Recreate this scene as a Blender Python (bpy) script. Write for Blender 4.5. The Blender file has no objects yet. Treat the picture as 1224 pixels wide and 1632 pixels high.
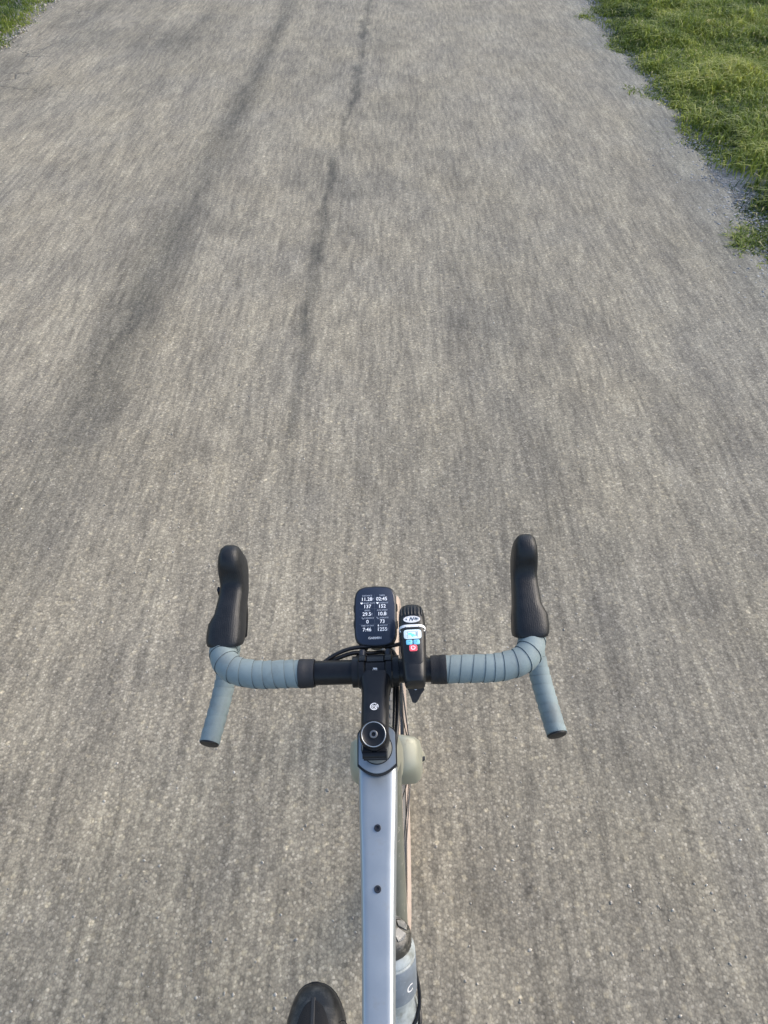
import bpy, bmesh, math, random
import numpy as np
from mathutils import Vector, Matrix

R = math.radians
random.seed(7)
rng = np.random.default_rng(11)
scene = bpy.context.scene
col = scene.collection

# ------------------------------------------------------------------ camera
CAM_H, PITCH, FPX = 1.83, 46.6, 1150.0          # eye height, degrees below horizontal, focal length in photo pixels
cam_d = bpy.data.cameras.new('camera')
cam_d.sensor_fit = 'VERTICAL'
cam_d.sensor_height = 24.0
cam_d.lens = FPX / 1632.0 * 24.0
cam_d.clip_start, cam_d.clip_end = 0.02, 3000
cam = bpy.data.objects.new('camera', cam_d)
cam.location = (0, 0, CAM_H)
cam.rotation_euler = (R(90 - PITCH), 0, 0)
col.objects.link(cam)
scene.camera = cam

# ------------------------------------------------------------------ sky, sun, exposure
SUN_EL, SUN_AZ = 36.0, 68.0                      # azimuth clockwise from straight ahead (+y): sun on the right
world = bpy.data.worlds.new('World')
scene.world = world
world.use_nodes = True
wn, wl = world.node_tree.nodes, world.node_tree.links
wn.clear()
sky = wn.new('ShaderNodeTexSky')
sky.sky_type = 'NISHITA'
sky.sun_disc = False
sky.sun_elevation = R(SUN_EL)
sky.sun_rotation = R(SUN_AZ)
sky.air_density, sky.dust_density, sky.ozone_density = 1.0, 2.5, 1.0
bg = wn.new('ShaderNodeBackground')
bg.inputs['Strength'].default_value = 0.145
wo = wn.new('ShaderNodeOutputWorld')
wl.new(sky.outputs[0], bg.inputs['Color'])
wl.new(bg.outputs[0], wo.inputs['Surface'])

sun_d = bpy.data.lights.new('sun', 'SUN')
sun_d.energy = 1.05
sun_d.angle = R(45)
sun_d.color = (1.0, 0.93, 0.82)
sun = bpy.data.objects.new('sun', sun_d)
sdir = Vector((math.sin(R(SUN_AZ)) * math.cos(R(SUN_EL)), math.cos(R(SUN_AZ)) * math.cos(R(SUN_EL)), math.sin(R(SUN_EL))))
sun.rotation_euler = sdir.to_track_quat('Z', 'Y').to_euler()
sun.location = (6, 3, 8)
col.objects.link(sun)

vs = scene.view_settings
vs.view_transform = 'Standard'
vs.look = 'None'
vs.exposure = 1.0
vs.gamma = 1.0
vs.use_curve_mapping = False
scene.render.engine = 'CYCLES'
scene.cycles.max_bounces = 5

# ------------------------------------------------------------------ helpers
def ground_px(px, py):
    """photo pixel -> point on the road (z = 0)"""
    a = math.atan((py - 816) / FPX)
    ang = R(PITCH) + a
    y = CAM_H / math.tan(ang)
    depth = math.hypot(CAM_H, y) * math.cos(a)
    return (px - 612) * depth / FPX, y

def nmat(name):
    m = bpy.data.materials.new(name)
    m.use_nodes = True
    nt = m.node_tree
    return m, nt, nt.nodes['Principled BSDF']

def N(nt, typ, **kw):
    n = nt.nodes.new(typ)
    for k, v in kw.items():
        if k == 'op': n.operation = v
        elif k == 'inp':
            for i, val in v.items(): n.inputs[i].default_value = val
        else: setattr(n, k, v)
    return n

def ramp(nt, stops, interp='LINEAR'):
    n = nt.nodes.new('ShaderNodeValToRGB')
    n.color_ramp.interpolation = interp
    e = n.color_ramp.elements
    while len(e) < len(stops): e.new(0.5)
    for i, (p, c) in enumerate(stops):
        e[i].position = p
        e[i].color = c if len(c) == 4 else (*c, 1)
    return n

def mixc(nt, blend, fac, a, b):
    n = nt.nodes.new('ShaderNodeMix')
    n.data_type = 'RGBA'; n.blend_type = blend
    for sock, v in ((n.inputs[0], fac), (n.inputs[6], a), (n.inputs[7], b)):
        if hasattr(v, 'type') and hasattr(v, 'is_linked'): nt.links.new(v, sock)
        elif isinstance(v, (tuple, list)): sock.default_value = (*v, 1) if len(v) == 3 else v
        else: sock.default_value = v
    return n.outputs[2]

def simple(name, color, rough=0.5, metal=0.0, noise=0.12, nscale=60, bump=0.0, bscale=300, coat=0.0, spec=0.5, emit=0.0, dirt=None, dirt_scale=20, dirt_lo=.55, dirt_hi=.75):
    """plain painted / moulded material with slight colour and gloss unevenness"""
    m, nt, p = nmat(name)
    L = nt.links
    tc = N(nt, 'ShaderNodeTexCoord')
    nz = N(nt, 'ShaderNodeTexNoise', inp={'Scale': nscale, 'Detail': 5.0, 'Roughness': .6})
    L.new(tc.outputs['Object'], nz.inputs['Vector'])
    lo = tuple(c * (1 - noise) for c in color); hi = tuple(min(1, c * (1 + noise)) for c in color)
    rp = ramp(nt, [(.3, lo), (.7, hi)])
    L.new(nz.outputs['Fac'], rp.inputs[0])
    cout = rp.outputs[0]
    if dirt:
        dz = N(nt, 'ShaderNodeTexNoise', inp={'Scale': dirt_scale, 'Detail': 8.0, 'Roughness': .7})
        L.new(tc.outputs['Object'], dz.inputs['Vector'])
        dr = ramp(nt, [(dirt_lo, (0, 0, 0)), (dirt_hi, (1, 1, 1))])
        L.new(dz.outputs['Fac'], dr.inputs[0])
        cout = mixc(nt, 'MIX', dr.outputs[0], cout, dirt)
    L.new(cout, p.inputs['Base Color'])
    mr = N(nt, 'ShaderNodeMapRange', inp={1: .3, 2: .7, 3: max(0, rough - .07), 4: min(1, rough + .07)})
    L.new(nz.outputs['Fac'], mr.inputs[0]); L.new(mr.outputs[0], p.inputs['Roughness'])
    p.inputs['Metallic'].default_value = metal
    p.inputs['Specular IOR Level'].default_value = spec
    p.inputs['Coat Weight'].default_value = coat
    p.inputs['Coat Roughness'].default_value = .18
    if emit:
        L.new(cout, p.inputs['Emission Color']); p.inputs['Emission Strength'].default_value = emit
    if bump:
        bz = N(nt, 'ShaderNodeTexNoise', inp={'Scale': bscale, 'Detail': 3.0})
        L.new(tc.outputs['Object'], bz.inputs['Vector'])
        bp = N(nt, 'ShaderNodeBump', inp={'Strength': bump, 'Distance': .001})
        L.new(bz.outputs['Fac'], bp.inputs['Height']); L.new(bp.outputs[0], p.inputs['Normal'])
    return m

class MB:
    def __init__(s): s.v, s.f, s.m = [], [], []
    def add(s, vs_, fs, mi=0):
        o = len(s.v)
        s.v += [tuple(v) for v in vs_]
        s.f += [tuple(i + o for i in f) for f in fs]
        s.m += [mi] * len(fs)
        return s
    def xf(s, M):
        s.v = [tuple(M @ Vector(v)) for v in s.v]; return s
    def box(s, c, h, mi=0, M=None):
        vs_ = [Vector((c[0] + sx * h[0], c[1] + sy * h[1], c[2] + sz * h[2])) for sx in (-1, 1) for sy in (-1, 1) for sz in (-1, 1)]
        if M: vs_ = [M @ v for v in vs_]
        return s.add(vs_, [(0, 1, 3, 2), (4, 6, 7, 5), (0, 4, 5, 1), (2, 3, 7, 6), (0, 2, 6, 4), (1, 5, 7, 3)], mi)
    def rings(s, rings, mi=0, caps=(True, True), closed=False):
        n = len(rings[0]); vs_ = [v for r in rings for v in r]; fs = []
        k = len(rings)
        for i in range(k if closed else k - 1):
            for j in range(n):
                a, b = i * n + j, i * n + (j + 1) % n
                c, d = ((i + 1) % k) * n + (j + 1) % n, ((i + 1) % k) * n + j
                fs.append((a, b, c, d))
        if not closed:
            if caps[0]: fs.append(tuple(reversed(range(n))))
            if caps[1]: fs.append(tuple((k - 1) * n + j for j in range(n)))
        return s.add(vs_, fs, mi)
    def tube(s, path, rad, n=16, mi=0, caps=(True, True)):
        P = [Vector(p) for p in path]
        rad = rad if isinstance(rad, (list, tuple)) else [rad] * len(P)
        rings = []
        fr = frames(P)
        for p, r, (t, a, b) in zip(P, rad, fr):
            rings.append([p + (a * math.cos(2 * math.pi * j / n) + b * math.sin(2 * math.pi * j / n)) * r for j in range(n)])
        return s.rings(rings, mi, caps)
    def lathe(s, prof, c=(0, 0, 0), axis=(0, 0, 1), n=32, mi=0, caps=(True, True)):
        ax = Vector(axis).normalized(); q = Vector((0, 0, 1)).rotation_difference(ax)
        c = Vector(c)
        rings = [[c + q @ Vector((r * math.cos(2 * math.pi * j / n), r * math.sin(2 * math.pi * j / n), h)) for j in range(n)] for r, h in prof]
        return s.rings(rings, mi, caps)
    def torus(s, c, R0, r0, axis=(1, 0, 0), n=64, m=14, mi=0, prof=None):
        ax = Vector(axis).normalized(); q = Vector((0, 0, 1)).rotation_difference(ax); c = Vector(c)
        prof = prof or [(r0 * math.cos(2 * math.pi * k / m), r0 * math.sin(2 * math.pi * k / m)) for k in range(m)]
        rings = [[c + q @ Vector(((R0 + a) * math.cos(2 * math.pi * j / n), (R0 + a) * math.sin(2 * math.pi * j / n), b)) for a, b in prof] for j in range(n)]
        return s.rings(rings, mi, closed=True)
    def build(s, name, mats, parent=None, smooth=True, angle=38, loc=None):
        me = bpy.data.meshes.new(name)
        me.from_pydata(s.v, [], s.f)
        mats = mats if isinstance(mats, (list, tuple)) else [mats]
        for m in mats: me.materials.append(m)
        me.polygons.foreach_set('material_index', s.m)
        bm = bmesh.new(); bm.from_mesh(me)
        bmesh.ops.recalc_face_normals(bm, faces=bm.faces)
        bm.to_mesh(me); bm.free()
        if smooth:
            me.polygons.foreach_set('use_smooth', [True] * len(me.polygons))
            me.set_sharp_from_angle(angle=R(angle))
        o = bpy.data.objects.new(name, me)
        col.objects.link(o)
        if parent: o.parent = parent
        if loc: o.location = loc
        return o

def frames(P):
    T = []
    for i in range(len(P)):
        t = (P[min(i + 1, len(P) - 1)] - P[max(i - 1, 0)]).normalized(); T.append(t)
    a = T[0].orthogonal().normalized()
    if abs(T[0].z) < .9:
        a = (Vector((0, 0, 1)) - T[0] * T[0].z).normalized()
    out = []
    for i, t in enumerate(T):
        if i: a = T[i - 1].rotation_difference(t) @ a
        a = (a - t * a.dot(t)).normalized()
        out.append((t, a, t.cross(a)))
    return out

def catmull(P, k=8):
    P = [Vector(p) for p in P]
    Q = [P[0] * 2 - P[1]] + P + [P[-1] * 2 - P[-2]]
    out = []
    for i in range(1, len(Q) - 2):
        p0, p1, p2, p3 = Q[i - 1:i + 3]
        for j in range(k):
            t = j / k
            out.append(.5 * (2 * p1 + (p2 - p0) * t + (2 * p0 - 5 * p1 + 4 * p2 - p3) * t * t + (3 * p1 - p0 - 3 * p2 + p3) * t ** 3))
    out.append(P[-1]); return out

def sring(c, hw, ht, hb=None, e=2.0, n=28, right=(1, 0, 0), up=(0, 0, 1), skew=0):
    """superellipse ring; ht / hb half heights above and below the centre"""
    c, right, up = Vector(c), Vector(right), Vector(up); hb = ht if hb is None else hb
    r = []
    for j in range(n):
        a = 2 * math.pi * j / n; ca, sa = math.cos(a), math.sin(a)
        x = math.copysign(abs(ca) ** (2 / e), ca) * hw
        z = math.copysign(abs(sa) ** (2 / e), sa) * (ht if sa >= 0 else hb)
        r.append(c + right * (x + skew * max(0, z)) + up * z)
    return r

def soutline(hw, hh, e, n=48):
    o = []
    for j in range(n):
        a = 2 * math.pi * j / n; ca, sa = math.cos(a), math.sin(a)
        o.append((math.copysign(abs(ca) ** (2 / e), ca) * hw, math.copysign(abs(sa) ** (2 / e), sa) * hh))
    return o

def prism(mb, outline, levels, mi=0, M=None):
    """outline lofted through (z, inset) levels; inset in metres towards the centre"""
    rings = []
    for z, ins in levels:
        ring = []
        for x, y in outline:
            d = math.hypot(x, y) or 1
            ring.append(Vector((x - x / d * ins, y - y / d * ins, z)))
        rings.append([M @ v for v in ring] if M else ring)
    return mb.rings(rings, mi)

def text_mesh(items):
    """items: (string, size, x, y, align, bold, shear) laid out in a plane -> (verts, faces)"""
    V, F = [], []
    for s_, size, x, y, al, bold, shear in items:
        cu = bpy.data.curves.new('txt', 'FONT')
        cu.body = s_; cu.size = size; cu.align_x = al; cu.align_y = 'CENTER'; cu.offset = bold; cu.shear = shear
        cu.resolution_u = 3
        ob = bpy.data.objects.new('txt', cu); col.objects.link(ob)
        dg = bpy.context.evaluated_depsgraph_get()
        me = bpy.data.meshes.new_from_object(ob.evaluated_get(dg))
        o = len(V)
        V += [(v.co.x + x, v.co.y + y, 0) for v in me.vertices]
        F += [tuple(i + o for i in p.vertices) for p in me.polygons]
        bpy.data.objects.remove(ob); bpy.data.curves.remove(cu); bpy.data.meshes.remove(me)
    return V, F

def tag(o, label=None, cat=None, group=None, kind=None):
    if label: o['label'] = label
    if cat: o['category'] = cat
    if group: o['group'] = group
    if kind: o['kind'] = kind
    return o

def empty(name, loc, rot=(0, 0, 0)):
    o = bpy.data.objects.new(name, None); o.location = loc; o.rotation_euler = rot
    o.empty_display_size = .05
    col.objects.link(o); return o

def np_mesh(name, V, loops, counts, mat, attr=None, smooth=False):
    me = bpy.data.meshes.new(name)
    nf = len(counts)
    me.vertices.add(len(V)); me.vertices.foreach_set('co', np.ascontiguousarray(V, dtype=np.float32).ravel())
    me.loops.add(len(loops)); me.loops.foreach_set('vertex_index', loops.astype(np.int32))
    me.polygons.add(nf)
    starts = np.concatenate([[0], np.cumsum(counts)[:-1]]).astype(np.int32)
    me.polygons.foreach_set('loop_start', starts)
    me.update(calc_edges=True)
    if attr:
        for nm, arr in attr.items():
            a = me.attributes.new(nm, 'FLOAT', 'POINT'); a.data.foreach_set('value', arr.astype(np.float32))
    if smooth: me.polygons.foreach_set('use_smooth', np.ones(nf, dtype=bool))
    me.materials.append(mat)
    o = bpy.data.objects.new(name, me); col.objects.link(o)
    return o

def vnoise(x, y, seed=0):
    """smooth value noise, numpy"""
    xi, yi = np.floor(x).astype(np.int64), np.floor(y).astype(np.int64)
    fx, fy = x - xi, y - yi
    fx, fy = fx * fx * (3 - 2 * fx), fy * fy * (3 - 2 * fy)
    def h(a, b):
        n = (a * 374761393 + b * 668265263 + seed * 974634777) & 0x7fffffff
        n = ((n ^ (n >> 13)) * 1274126177) & 0x7fffffff
        return ((n ^ (n >> 16)) & 0xffff) / 65535.0
    return (h(xi, yi) * (1 - fx) + h(xi + 1, yi) * fx) * (1 - fy) + (h(xi, yi + 1) * (1 - fx) + h(xi + 1, yi + 1) * fx) * fy

# ------------------------------------------------------------------ materials
def road_material():
    m, nt, p = nmat('chip_seal'); L = nt.links
    tc = N(nt, 'ShaderNodeTexCoord')
    # aggregate
    vo = N(nt, 'ShaderNodeTexVoronoi', inp={'Scale': 165.0, 'Randomness': 1.0})
    vo2 = N(nt, 'ShaderNodeTexVoronoi', inp={'Scale': 340.0, 'Randomness': 1.0})
    for v in (vo, vo2): L.new(tc.outputs['Object'], v.inputs['Vector'])
    sep = N(nt, 'ShaderNodeSeparateColor'); L.new(vo.outputs['Color'], sep.inputs[0])
    stone = ramp(nt, [(0, (.236, .216, .176)), (.3, (.294, .269, .217)), (.6, (.334, .304, .244)), (.9, (.392, .356, .282)), (1, (.49, .447, .365))])
    L.new(sep.outputs[0], stone.inputs[0])
    gap = ramp(nt, [(.34, (1, 1, 1)), (.68, (.72, .71, .70))])
    L.new(vo.outputs['Distance'], gap.inputs[0])
    c = mixc(nt, 'MULTIPLY', .75, stone.outputs[0], gap.outputs[0])
    sep2 = N(nt, 'ShaderNodeSeparateColor'); L.new(vo2.outputs['Color'], sep2.inputs[0])
    fine = ramp(nt, [(0, (.84, .84, .84)), (1, (1.14, 1.14, 1.12))]); L.new(sep2.outputs[1], fine.inputs[0])
    c = mixc(nt, 'MULTIPLY', .7, c, fine.outputs[0])
    # bigger pale and dark chippings among the fines
    vo3 = N(nt, 'ShaderNodeTexVoronoi', inp={'Scale': 62.0, 'Randomness': 1.0}); L.new(tc.outputs['Object'], vo3.inputs['Vector'])
    sep3 = N(nt, 'ShaderNodeSeparateColor'); L.new(vo3.outputs['Color'], sep3.inputs[0])
    pk = ramp(nt, [(0, (.74, .74, .75)), (.12, (.98, .98, .98)), (.80, (1, 1, 1)), (.92, (1.24, 1.22, 1.17)), (1, (1.42, 1.39, 1.30))]); L.new(sep3.outputs[2], pk.inputs[0])
    blob = ramp(nt, [(.25, (1, 1, 1)), (.5, (0, 0, 0))]); L.new(vo3.outputs['Distance'], blob.inputs[0])
    c = mixc(nt, 'MIX', blob.outputs[0], c, mixc(nt, 'MULTIPLY', 1.0, c, pk.outputs[0]))
    # binder streaking and tyre polish drawn out along the lane
    def streak(scale, sx, sy, lo, hi, det=3.0):
        mp = N(nt, 'ShaderNodeMapping', inp={'Scale': (sx, sy, 1)})
        L.new(tc.outputs['Object'], mp.inputs['Vector'])
        nz = N(nt, 'ShaderNodeTexNoise', inp={'Scale': scale, 'Detail': det, 'Roughness': .62})
        L.new(mp.outputs[0], nz.inputs['Vector'])
        r = ramp(nt, [(.3, lo), (.7, hi)]); L.new(nz.outputs['Fac'], r.inputs[0]); return r.outputs[0]
    c = mixc(nt, 'MULTIPLY', 1.0, c, streak(1.0, 46, 5.0, (.70, .70, .71), (1.30, 1.29, 1.27)))
    c = mixc(nt, 'MULTIPLY', 1.0, c, streak(1.0, 7, 1.2, (.79, .79, .805), (1.21, 1.20, 1.17), 4.0))
    # drifts of warm dust and cool bare binder
    c = mixc(nt, 'MULTIPLY', 1.0, c, streak(1.6, 1, .8, (.94, .955, .985), (1.05, 1.035, .99), 5.0))
    # stains carried by the mesh (worn wheel track, tarred seam, patches)
    at = N(nt, 'ShaderNodeAttribute', attribute_name='stain')
    nz = N(nt, 'ShaderNodeTexNoise', inp={'Scale': 22.0, 'Detail': 6.0, 'Roughness': .7})
    L.new(tc.outputs['Object'], nz.inputs['Vector'])
    ma = N(nt, 'ShaderNodeMath', op='MULTIPLY_ADD', inp={1: 1.1, 2: -.55}); L.new(nz.outputs['Fac'], ma.inputs[0])
    jit = N(nt, 'ShaderNodeMath', op='MULTIPLY', inp={}); L.new(ma.outputs[0], jit.inputs[0])
    s2 = N(nt, 'ShaderNodeMath', op='MULTIPLY', inp={1: 1.0}); L.new(at.outputs['Fac'], s2.inputs[0])
    L.new(s2.outputs[0], jit.inputs[1])
    add = N(nt, 'ShaderNodeMath', op='ADD'); add.use_clamp = True
    L.new(at.outputs['Fac'], add.inputs[0]); L.new(jit.outputs[0], add.inputs[1])
    dark = mixc(nt, 'MULTIPLY', 1.0, c, (.34, .36, .39))
    c = mixc(nt, 'MIX', add.outputs[0], c, dark)
    # crazing in the broken left lane
    cz = N(nt, 'ShaderNodeAttribute', attribute_name='craze')
    wn_ = N(nt, 'ShaderNodeTexNoise', inp={'Scale': 5.0, 'Detail': 4.0}); L.new(tc.outputs['Object'], wn_.inputs['Vector'])
    wv = mixc(nt, 'LINEAR_LIGHT', .12, tc.outputs['Object'], wn_.outputs['Color'])
    ve = N(nt, 'ShaderNodeTexVoronoi', feature='DISTANCE_TO_EDGE', inp={'Scale': 2.6}); L.new(wv, ve.inputs['Vector'])
    er = ramp(nt, [(.0, (.8, .8, .8)), (.035, (0, 0, 0))]); L.new(ve.outputs['Distance'], er.inputs[0])
    cm = N(nt, 'ShaderNodeMath', op='MULTIPLY'); L.new(er.outputs[0], cm.inputs[0]); L.new(cz.outputs['Fac'], cm.inputs[1])
    c = mixc(nt, 'MIX', cm.outputs[0], c, (.055, .055, .055))
    # cool loose grit by the edge
    gr = N(nt, 'ShaderNodeAttribute', attribute_name='edge')
    cool = mixc(nt, 'MULTIPLY', 1.0, c, (.80, .86, .93))
    c = mixc(nt, 'MIX', gr.outputs['Fac'], c, cool)
    L.new(c, p.inputs['Base Color'])
    p.inputs['Roughness'].default_value = .88
    p.inputs['Diffuse Roughness'].default_value = .4
    p.inputs['Specular IOR Level'].default_value = .25
    inv = N(nt, 'ShaderNodeMath', op='SUBTRACT', inp={0: 1.0}); L.new(vo.outputs['Distance'], inv.inputs[1])
    bp = N(nt, 'ShaderNodeBump', inp={'Strength': .3, 'Distance': .0018}); L.new(inv.outputs[0], bp.inputs['Height'])
    bp2 = N(nt, 'ShaderNodeBump', inp={'Strength': 1.0, 'Distance': .012, }); bp2.invert = True
    L.new(cm.outputs[0], bp2.inputs['Height']); L.new(bp.outputs[0], bp2.inputs['Normal'])
    L.new(bp2.outputs[0], p.inputs['Normal'])
    return m

def stone_material(name, stops):
    m, nt, p = nmat(name); L = nt.links
    at = N(nt, 'ShaderNodeAttribute', attribute_name='tint')
    r = ramp(nt, stops); L.new(at.outputs['Fac'], r.inputs[0])
    tc = N(nt, 'ShaderNodeTexCoord')
    nz = N(nt, 'ShaderNodeTexNoise', inp={'Scale': 250.0, 'Detail': 3.0}); L.new(tc.outputs['Object'], nz.inputs['Vector'])
    r2 = ramp(nt, [(.3, (.75, .75, .75)), (.7, (1.2, 1.2, 1.2))]); L.new(nz.outputs['Fac'], r2.inputs[0])
    L.new(mixc(nt, 'MULTIPLY', 1.0, r.outputs[0], r2.outputs[0]), p.inputs['Base Color'])
    p.inputs['Roughness'].default_value = .85
    return m

def grass_material():
    m, nt, p = nmat('grass_blades'); L = nt.links
    at = N(nt, 'ShaderNodeAttribute', attribute_name='tint')
    r = ramp(nt, [(0, (.050, .092, .024)), (.3, (.145, .205, .036)), (.6, (.265, .325, .056)), (.84, (.375, .410, .090)), (.93, (.45, .45, .16)), (1, (.56, .51, .29))])
    L.new(at.outputs['Fac'], r.inputs[0])
    L.new(r.outputs[0], p.inputs['Base Color'])
    p.inputs['Roughness'].default_value = .55
    p.inputs['Specular IOR Level'].default_value = .3
    tr = N(nt, 'ShaderNodeBsdfTranslucent'); L.new(r.outputs[0], tr.inputs['Color'])
    mx = N(nt, 'ShaderNodeMixShader', inp={0: .42})
    out = nt.nodes['Material Output']
    L.new(p.outputs[0], mx.inputs[1]); L.new(tr.outputs[0], mx.inputs[2]); L.new(mx.outputs[0], out.inputs['Surface'])
    return m

def ground_material():
    m, nt, p = nmat('verge_soil'); L = nt.links
    tc = N(nt, 'ShaderNodeTexCoord')
    nz = N(nt, 'ShaderNodeTexNoise', inp={'Scale': 9.0, 'Detail': 8.0, 'Roughness': .7}); L.new(tc.outputs['Object'], nz.inputs['Vector'])
    r = ramp(nt, [(.3, (.05, .06, .025)), (.5, (.075, .09, .03)), (.65, (.11, .11, .05)), (.8, (.15, .13, .085))])
    L.new(nz.outputs['Fac'], r.inputs[0])
    at = N(nt, 'ShaderNodeAttribute', attribute_name='grit')
    n2 = N(nt, 'ShaderNodeTexVoronoi', inp={'Scale': 130.0}); L.new(tc.outputs['Object'], n2.inputs['Vector'])
    s2 = N(nt, 'ShaderNodeSeparateColor'); L.new(n2.outputs['Color'], s2.inputs[0])
    r2 = ramp(nt, [(0, (.16, .16, .155)), (.6, (.24, .24, .235)), (1, (.36, .36, .355))]); L.new(s2.outputs[0], r2.inputs[0])
    ad = N(nt, 'ShaderNodeMath', op='ADD'); L.new(at.outputs['Fac'], ad.inputs[0]); L.new(nz.outputs['Fac'], ad.inputs[1])
    r3 = ramp(nt, [(.45, (0, 0, 0)), (.62, (1, 1, 1))]); L.new(ad.outputs[0], r3.inputs[0])
    mul = N(nt, 'ShaderNodeMath', op='MULTIPLY'); L.new(r3.outputs[0], mul.inputs[0])
    st_ = N(nt, 'ShaderNodeMath', op='GREATER_THAN', inp={1: .001}); L.new(at.outputs['Fac'], st_.inputs[0]); L.new(st_.outputs[0], mul.inputs[1])
    L.new(mixc(nt, 'MIX', mul.outputs[0], r.outputs[0], r2.outputs[0]), p.inputs['Base Color'])
    p.inputs['Roughness'].default_value = .95
    bp = N(nt, 'ShaderNodeBump', inp={'Strength': .8, 'Distance': .02}); L.new(nz.outputs['Fac'], bp.inputs['Height']); L.new(bp.outputs[0], p.inputs['Normal'])
    return m

M = {}
M['road'] = road_material()
M['soil'] = ground_material()
M['grass'] = grass_material()
M['chips'] = stone_material('loose_chippings', [(0, (.25, .235, .205)), (.5, (.36, .335, .29)), (.9, (.46, .43, .37)), (1, (.62, .58, .51))])
M['gravel'] = stone_material('shoulder_gravel', [(0, (.21, .215, .222)), (.5, (.275, .28, .288)), (.9, (.34, .345, .35)), (1, (.46, .46, .455))])

# ------------------------------------------------------------------ road, ground
def right_edge(y):
    return 2.10 + .012 * (y - 4) + .10 * (vnoise(y * 1.6, y * 0 + 3.3, 5) - .5) + .09 * (vnoise(y * 5.0, y * 0 + 8.1, 6) - .5)
def left_edge(y):
    return -3.50 - .12 * (vnoise(y * 1.3, y * 0 + 1.3, 15) - .5) - .10 * (vnoise(y * 6.0, y * 0 + 2.1, 16) - .5)

ys = [-8.0]
while ys[-1] < 1.0: ys.append(ys[-1] + (.25 if ys[-1] < -.5 else .05))
while ys[-1] < 12: ys.append(ys[-1] + .028)
while ys[-1] < 400: ys.append(ys[-1] + max(.05, (ys[-1] - 12) * .12))
ys = np.array(ys)
nx = 180
u = np.linspace(0, 1, nx)
YY, UU = np.meshgrid(ys, u, indexing='ij')
LE, RE = left_edge(ys)[:, None], right_edge(ys)[:, None]
XX = LE + (RE - LE) * UU
ZZ = .004 * (vnoise(XX * 1.1, YY * .9, 21) - .5) + .0025 * (vnoise(XX * 5, YY * 5, 22) - .5)
ZZ -= .02 * np.clip((XX - (RE - .22)) / .22, 0, 1) ** 2 + .02 * np.clip(((LE + .25) - XX) / .25, 0, 1) ** 2
# keep the strip under the tyres dead level
ZZ *= np.clip((np.abs(XX - .045) - .06) / .15, 0, 1)

def lane_mark(pts, soft=1.0, fq=1.0, amp=1.0):
    """pixel polyline with widths -> 0..1 mask over the road sheet"""
    P = [(*ground_px(px, py), w, s) for px, py, w, s in pts]
    P = sorted((y, x, w, s, py) for (x, y, w, s), (_, py, _, _) in zip(P, pts))
    yk = np.array([q[0] for q in P]); xk = np.array([q[1] for q in P])
    wk = np.array([q[2] * math.hypot(CAM_H, q[0]) * math.cos(math.atan((q[4] - 816) / FPX)) / FPX for q in P]); sk = np.array([q[3] for q in P])
    xc = np.interp(ys, yk, xk)[:, None]; w = np.interp(ys, yk, wk)[:, None]; st = np.interp(ys, yk, sk, left=0, right=sk[-1])[:, None]
    wob = .5 * w * (vnoise(YY * 6 * fq, YY * 0 + 4, 31) - .5) + .6 * w * (vnoise(YY * 19 * fq, YY * 0 + 9, 32) - .5)
    d = np.abs(XX - xc - wob * amp) / (w * .5 * (.6 + .8 * vnoise(YY * 9 * fq, YY * 0 + 1, 33)))
    return np.clip((1.25 - d) / (.5 * soft), 0, 1) * st

stain = np.zeros_like(XX)
seam = lane_mark([(592, 2, 12, .6), (578, 60, 16, .66), (566, 150, 16, .66), (553, 190, 16, .62), (542, 240, 13, .6), (529, 268, 17, .72), (521, 310, 16, .72), (510, 365, 22, .74),
                  (498, 440, 22, .66), (488, 520, 20, .66), (472, 600, 20, .6), (464, 670, 18, .55), (458, 740, 14, .35), (455, 810, 12, .15), (452, 900, 12, .0)], 1.7, .55, .75)
seam *= .7 + .6 * np.clip(vnoise(YY * 5, XX * 3, 41) * 1.6 - .2, 0, 1)
track = lane_mark([(462, 2, 40, 1.0), (425, 85, 46, 1.0), (388, 165, 60, .98), (332, 275, 105, 1.0), (283, 370, 150, 1.0), (205, 520, 180, 1.05), (140, 640, 190, 1.05), (80, 760, 190, 1.0), (20, 880, 210, .75), (-60, 1060, 230, .34), (-200, 1350, 240, .25)], 2.9, .16, .15)
track *= (.6 + .45 * vnoise(YY * 1.1, XX * 4, 42)) * (.75 + .5 * vnoise(YY * 2.6, XX * 11, 49))
blot = np.clip(vnoise(XX * 2.2 + 7, YY * 2.0, 43) * 1.9 - 1.1, 0, 1) * .30 + np.clip(vnoise(XX * 5.2, YY * 4.4, 44) * 2.2 - 1.35, 0, 1) * .30
near_seam = np.exp(-((XX + .05) / .45) ** 2) * np.clip((YY - 1.5) / 2, 0, 1)
blot *= .55 + .9 * near_seam
lane2 = np.clip(vnoise(XX * 3, YY * .5 + 3, 47) * 1.6 - .8, 0, 1) * .18
stain = np.clip(np.maximum(np.maximum(seam, track * .98), blot) + lane2, 0, .85)
craze = np.clip(vnoise(XX * 4, YY * 3, 48) * 2.2 - .7, 0, 1) * np.clip((-1.45 - XX) / .5, 0, 1) * np.clip((YY - 5.6) / 1.6, 0, 1) * np.clip(vnoise(XX * 1.3, YY * .9, 45) * 2 - .5, 0, 1)
edge = np.clip((XX - (RE - .42)) / .3, 0, 1) * .9
stain = np.clip(stain + .45 * np.clip((-1.3 - XX) / .5, 0, 1) * np.clip((YY - 5.0) / 1.6, 0, 1) * np.clip(vnoise(XX * 3.5, YY * 1.3, 46) * 1.5 - .45 + .5 * (vnoise(XX * 11, YY * 5, 50) - .5), 0, 1), 0, .85)
V = np.stack([XX, YY, ZZ], -1).reshape(-1, 3)
ny = len(ys)
ii = (np.arange(ny - 1)[:, None] * nx + np.arange(nx - 1)[None, :]).ravel()
quads = np.stack([ii, ii + 1, ii + nx + 1, ii + nx], -1)
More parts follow.
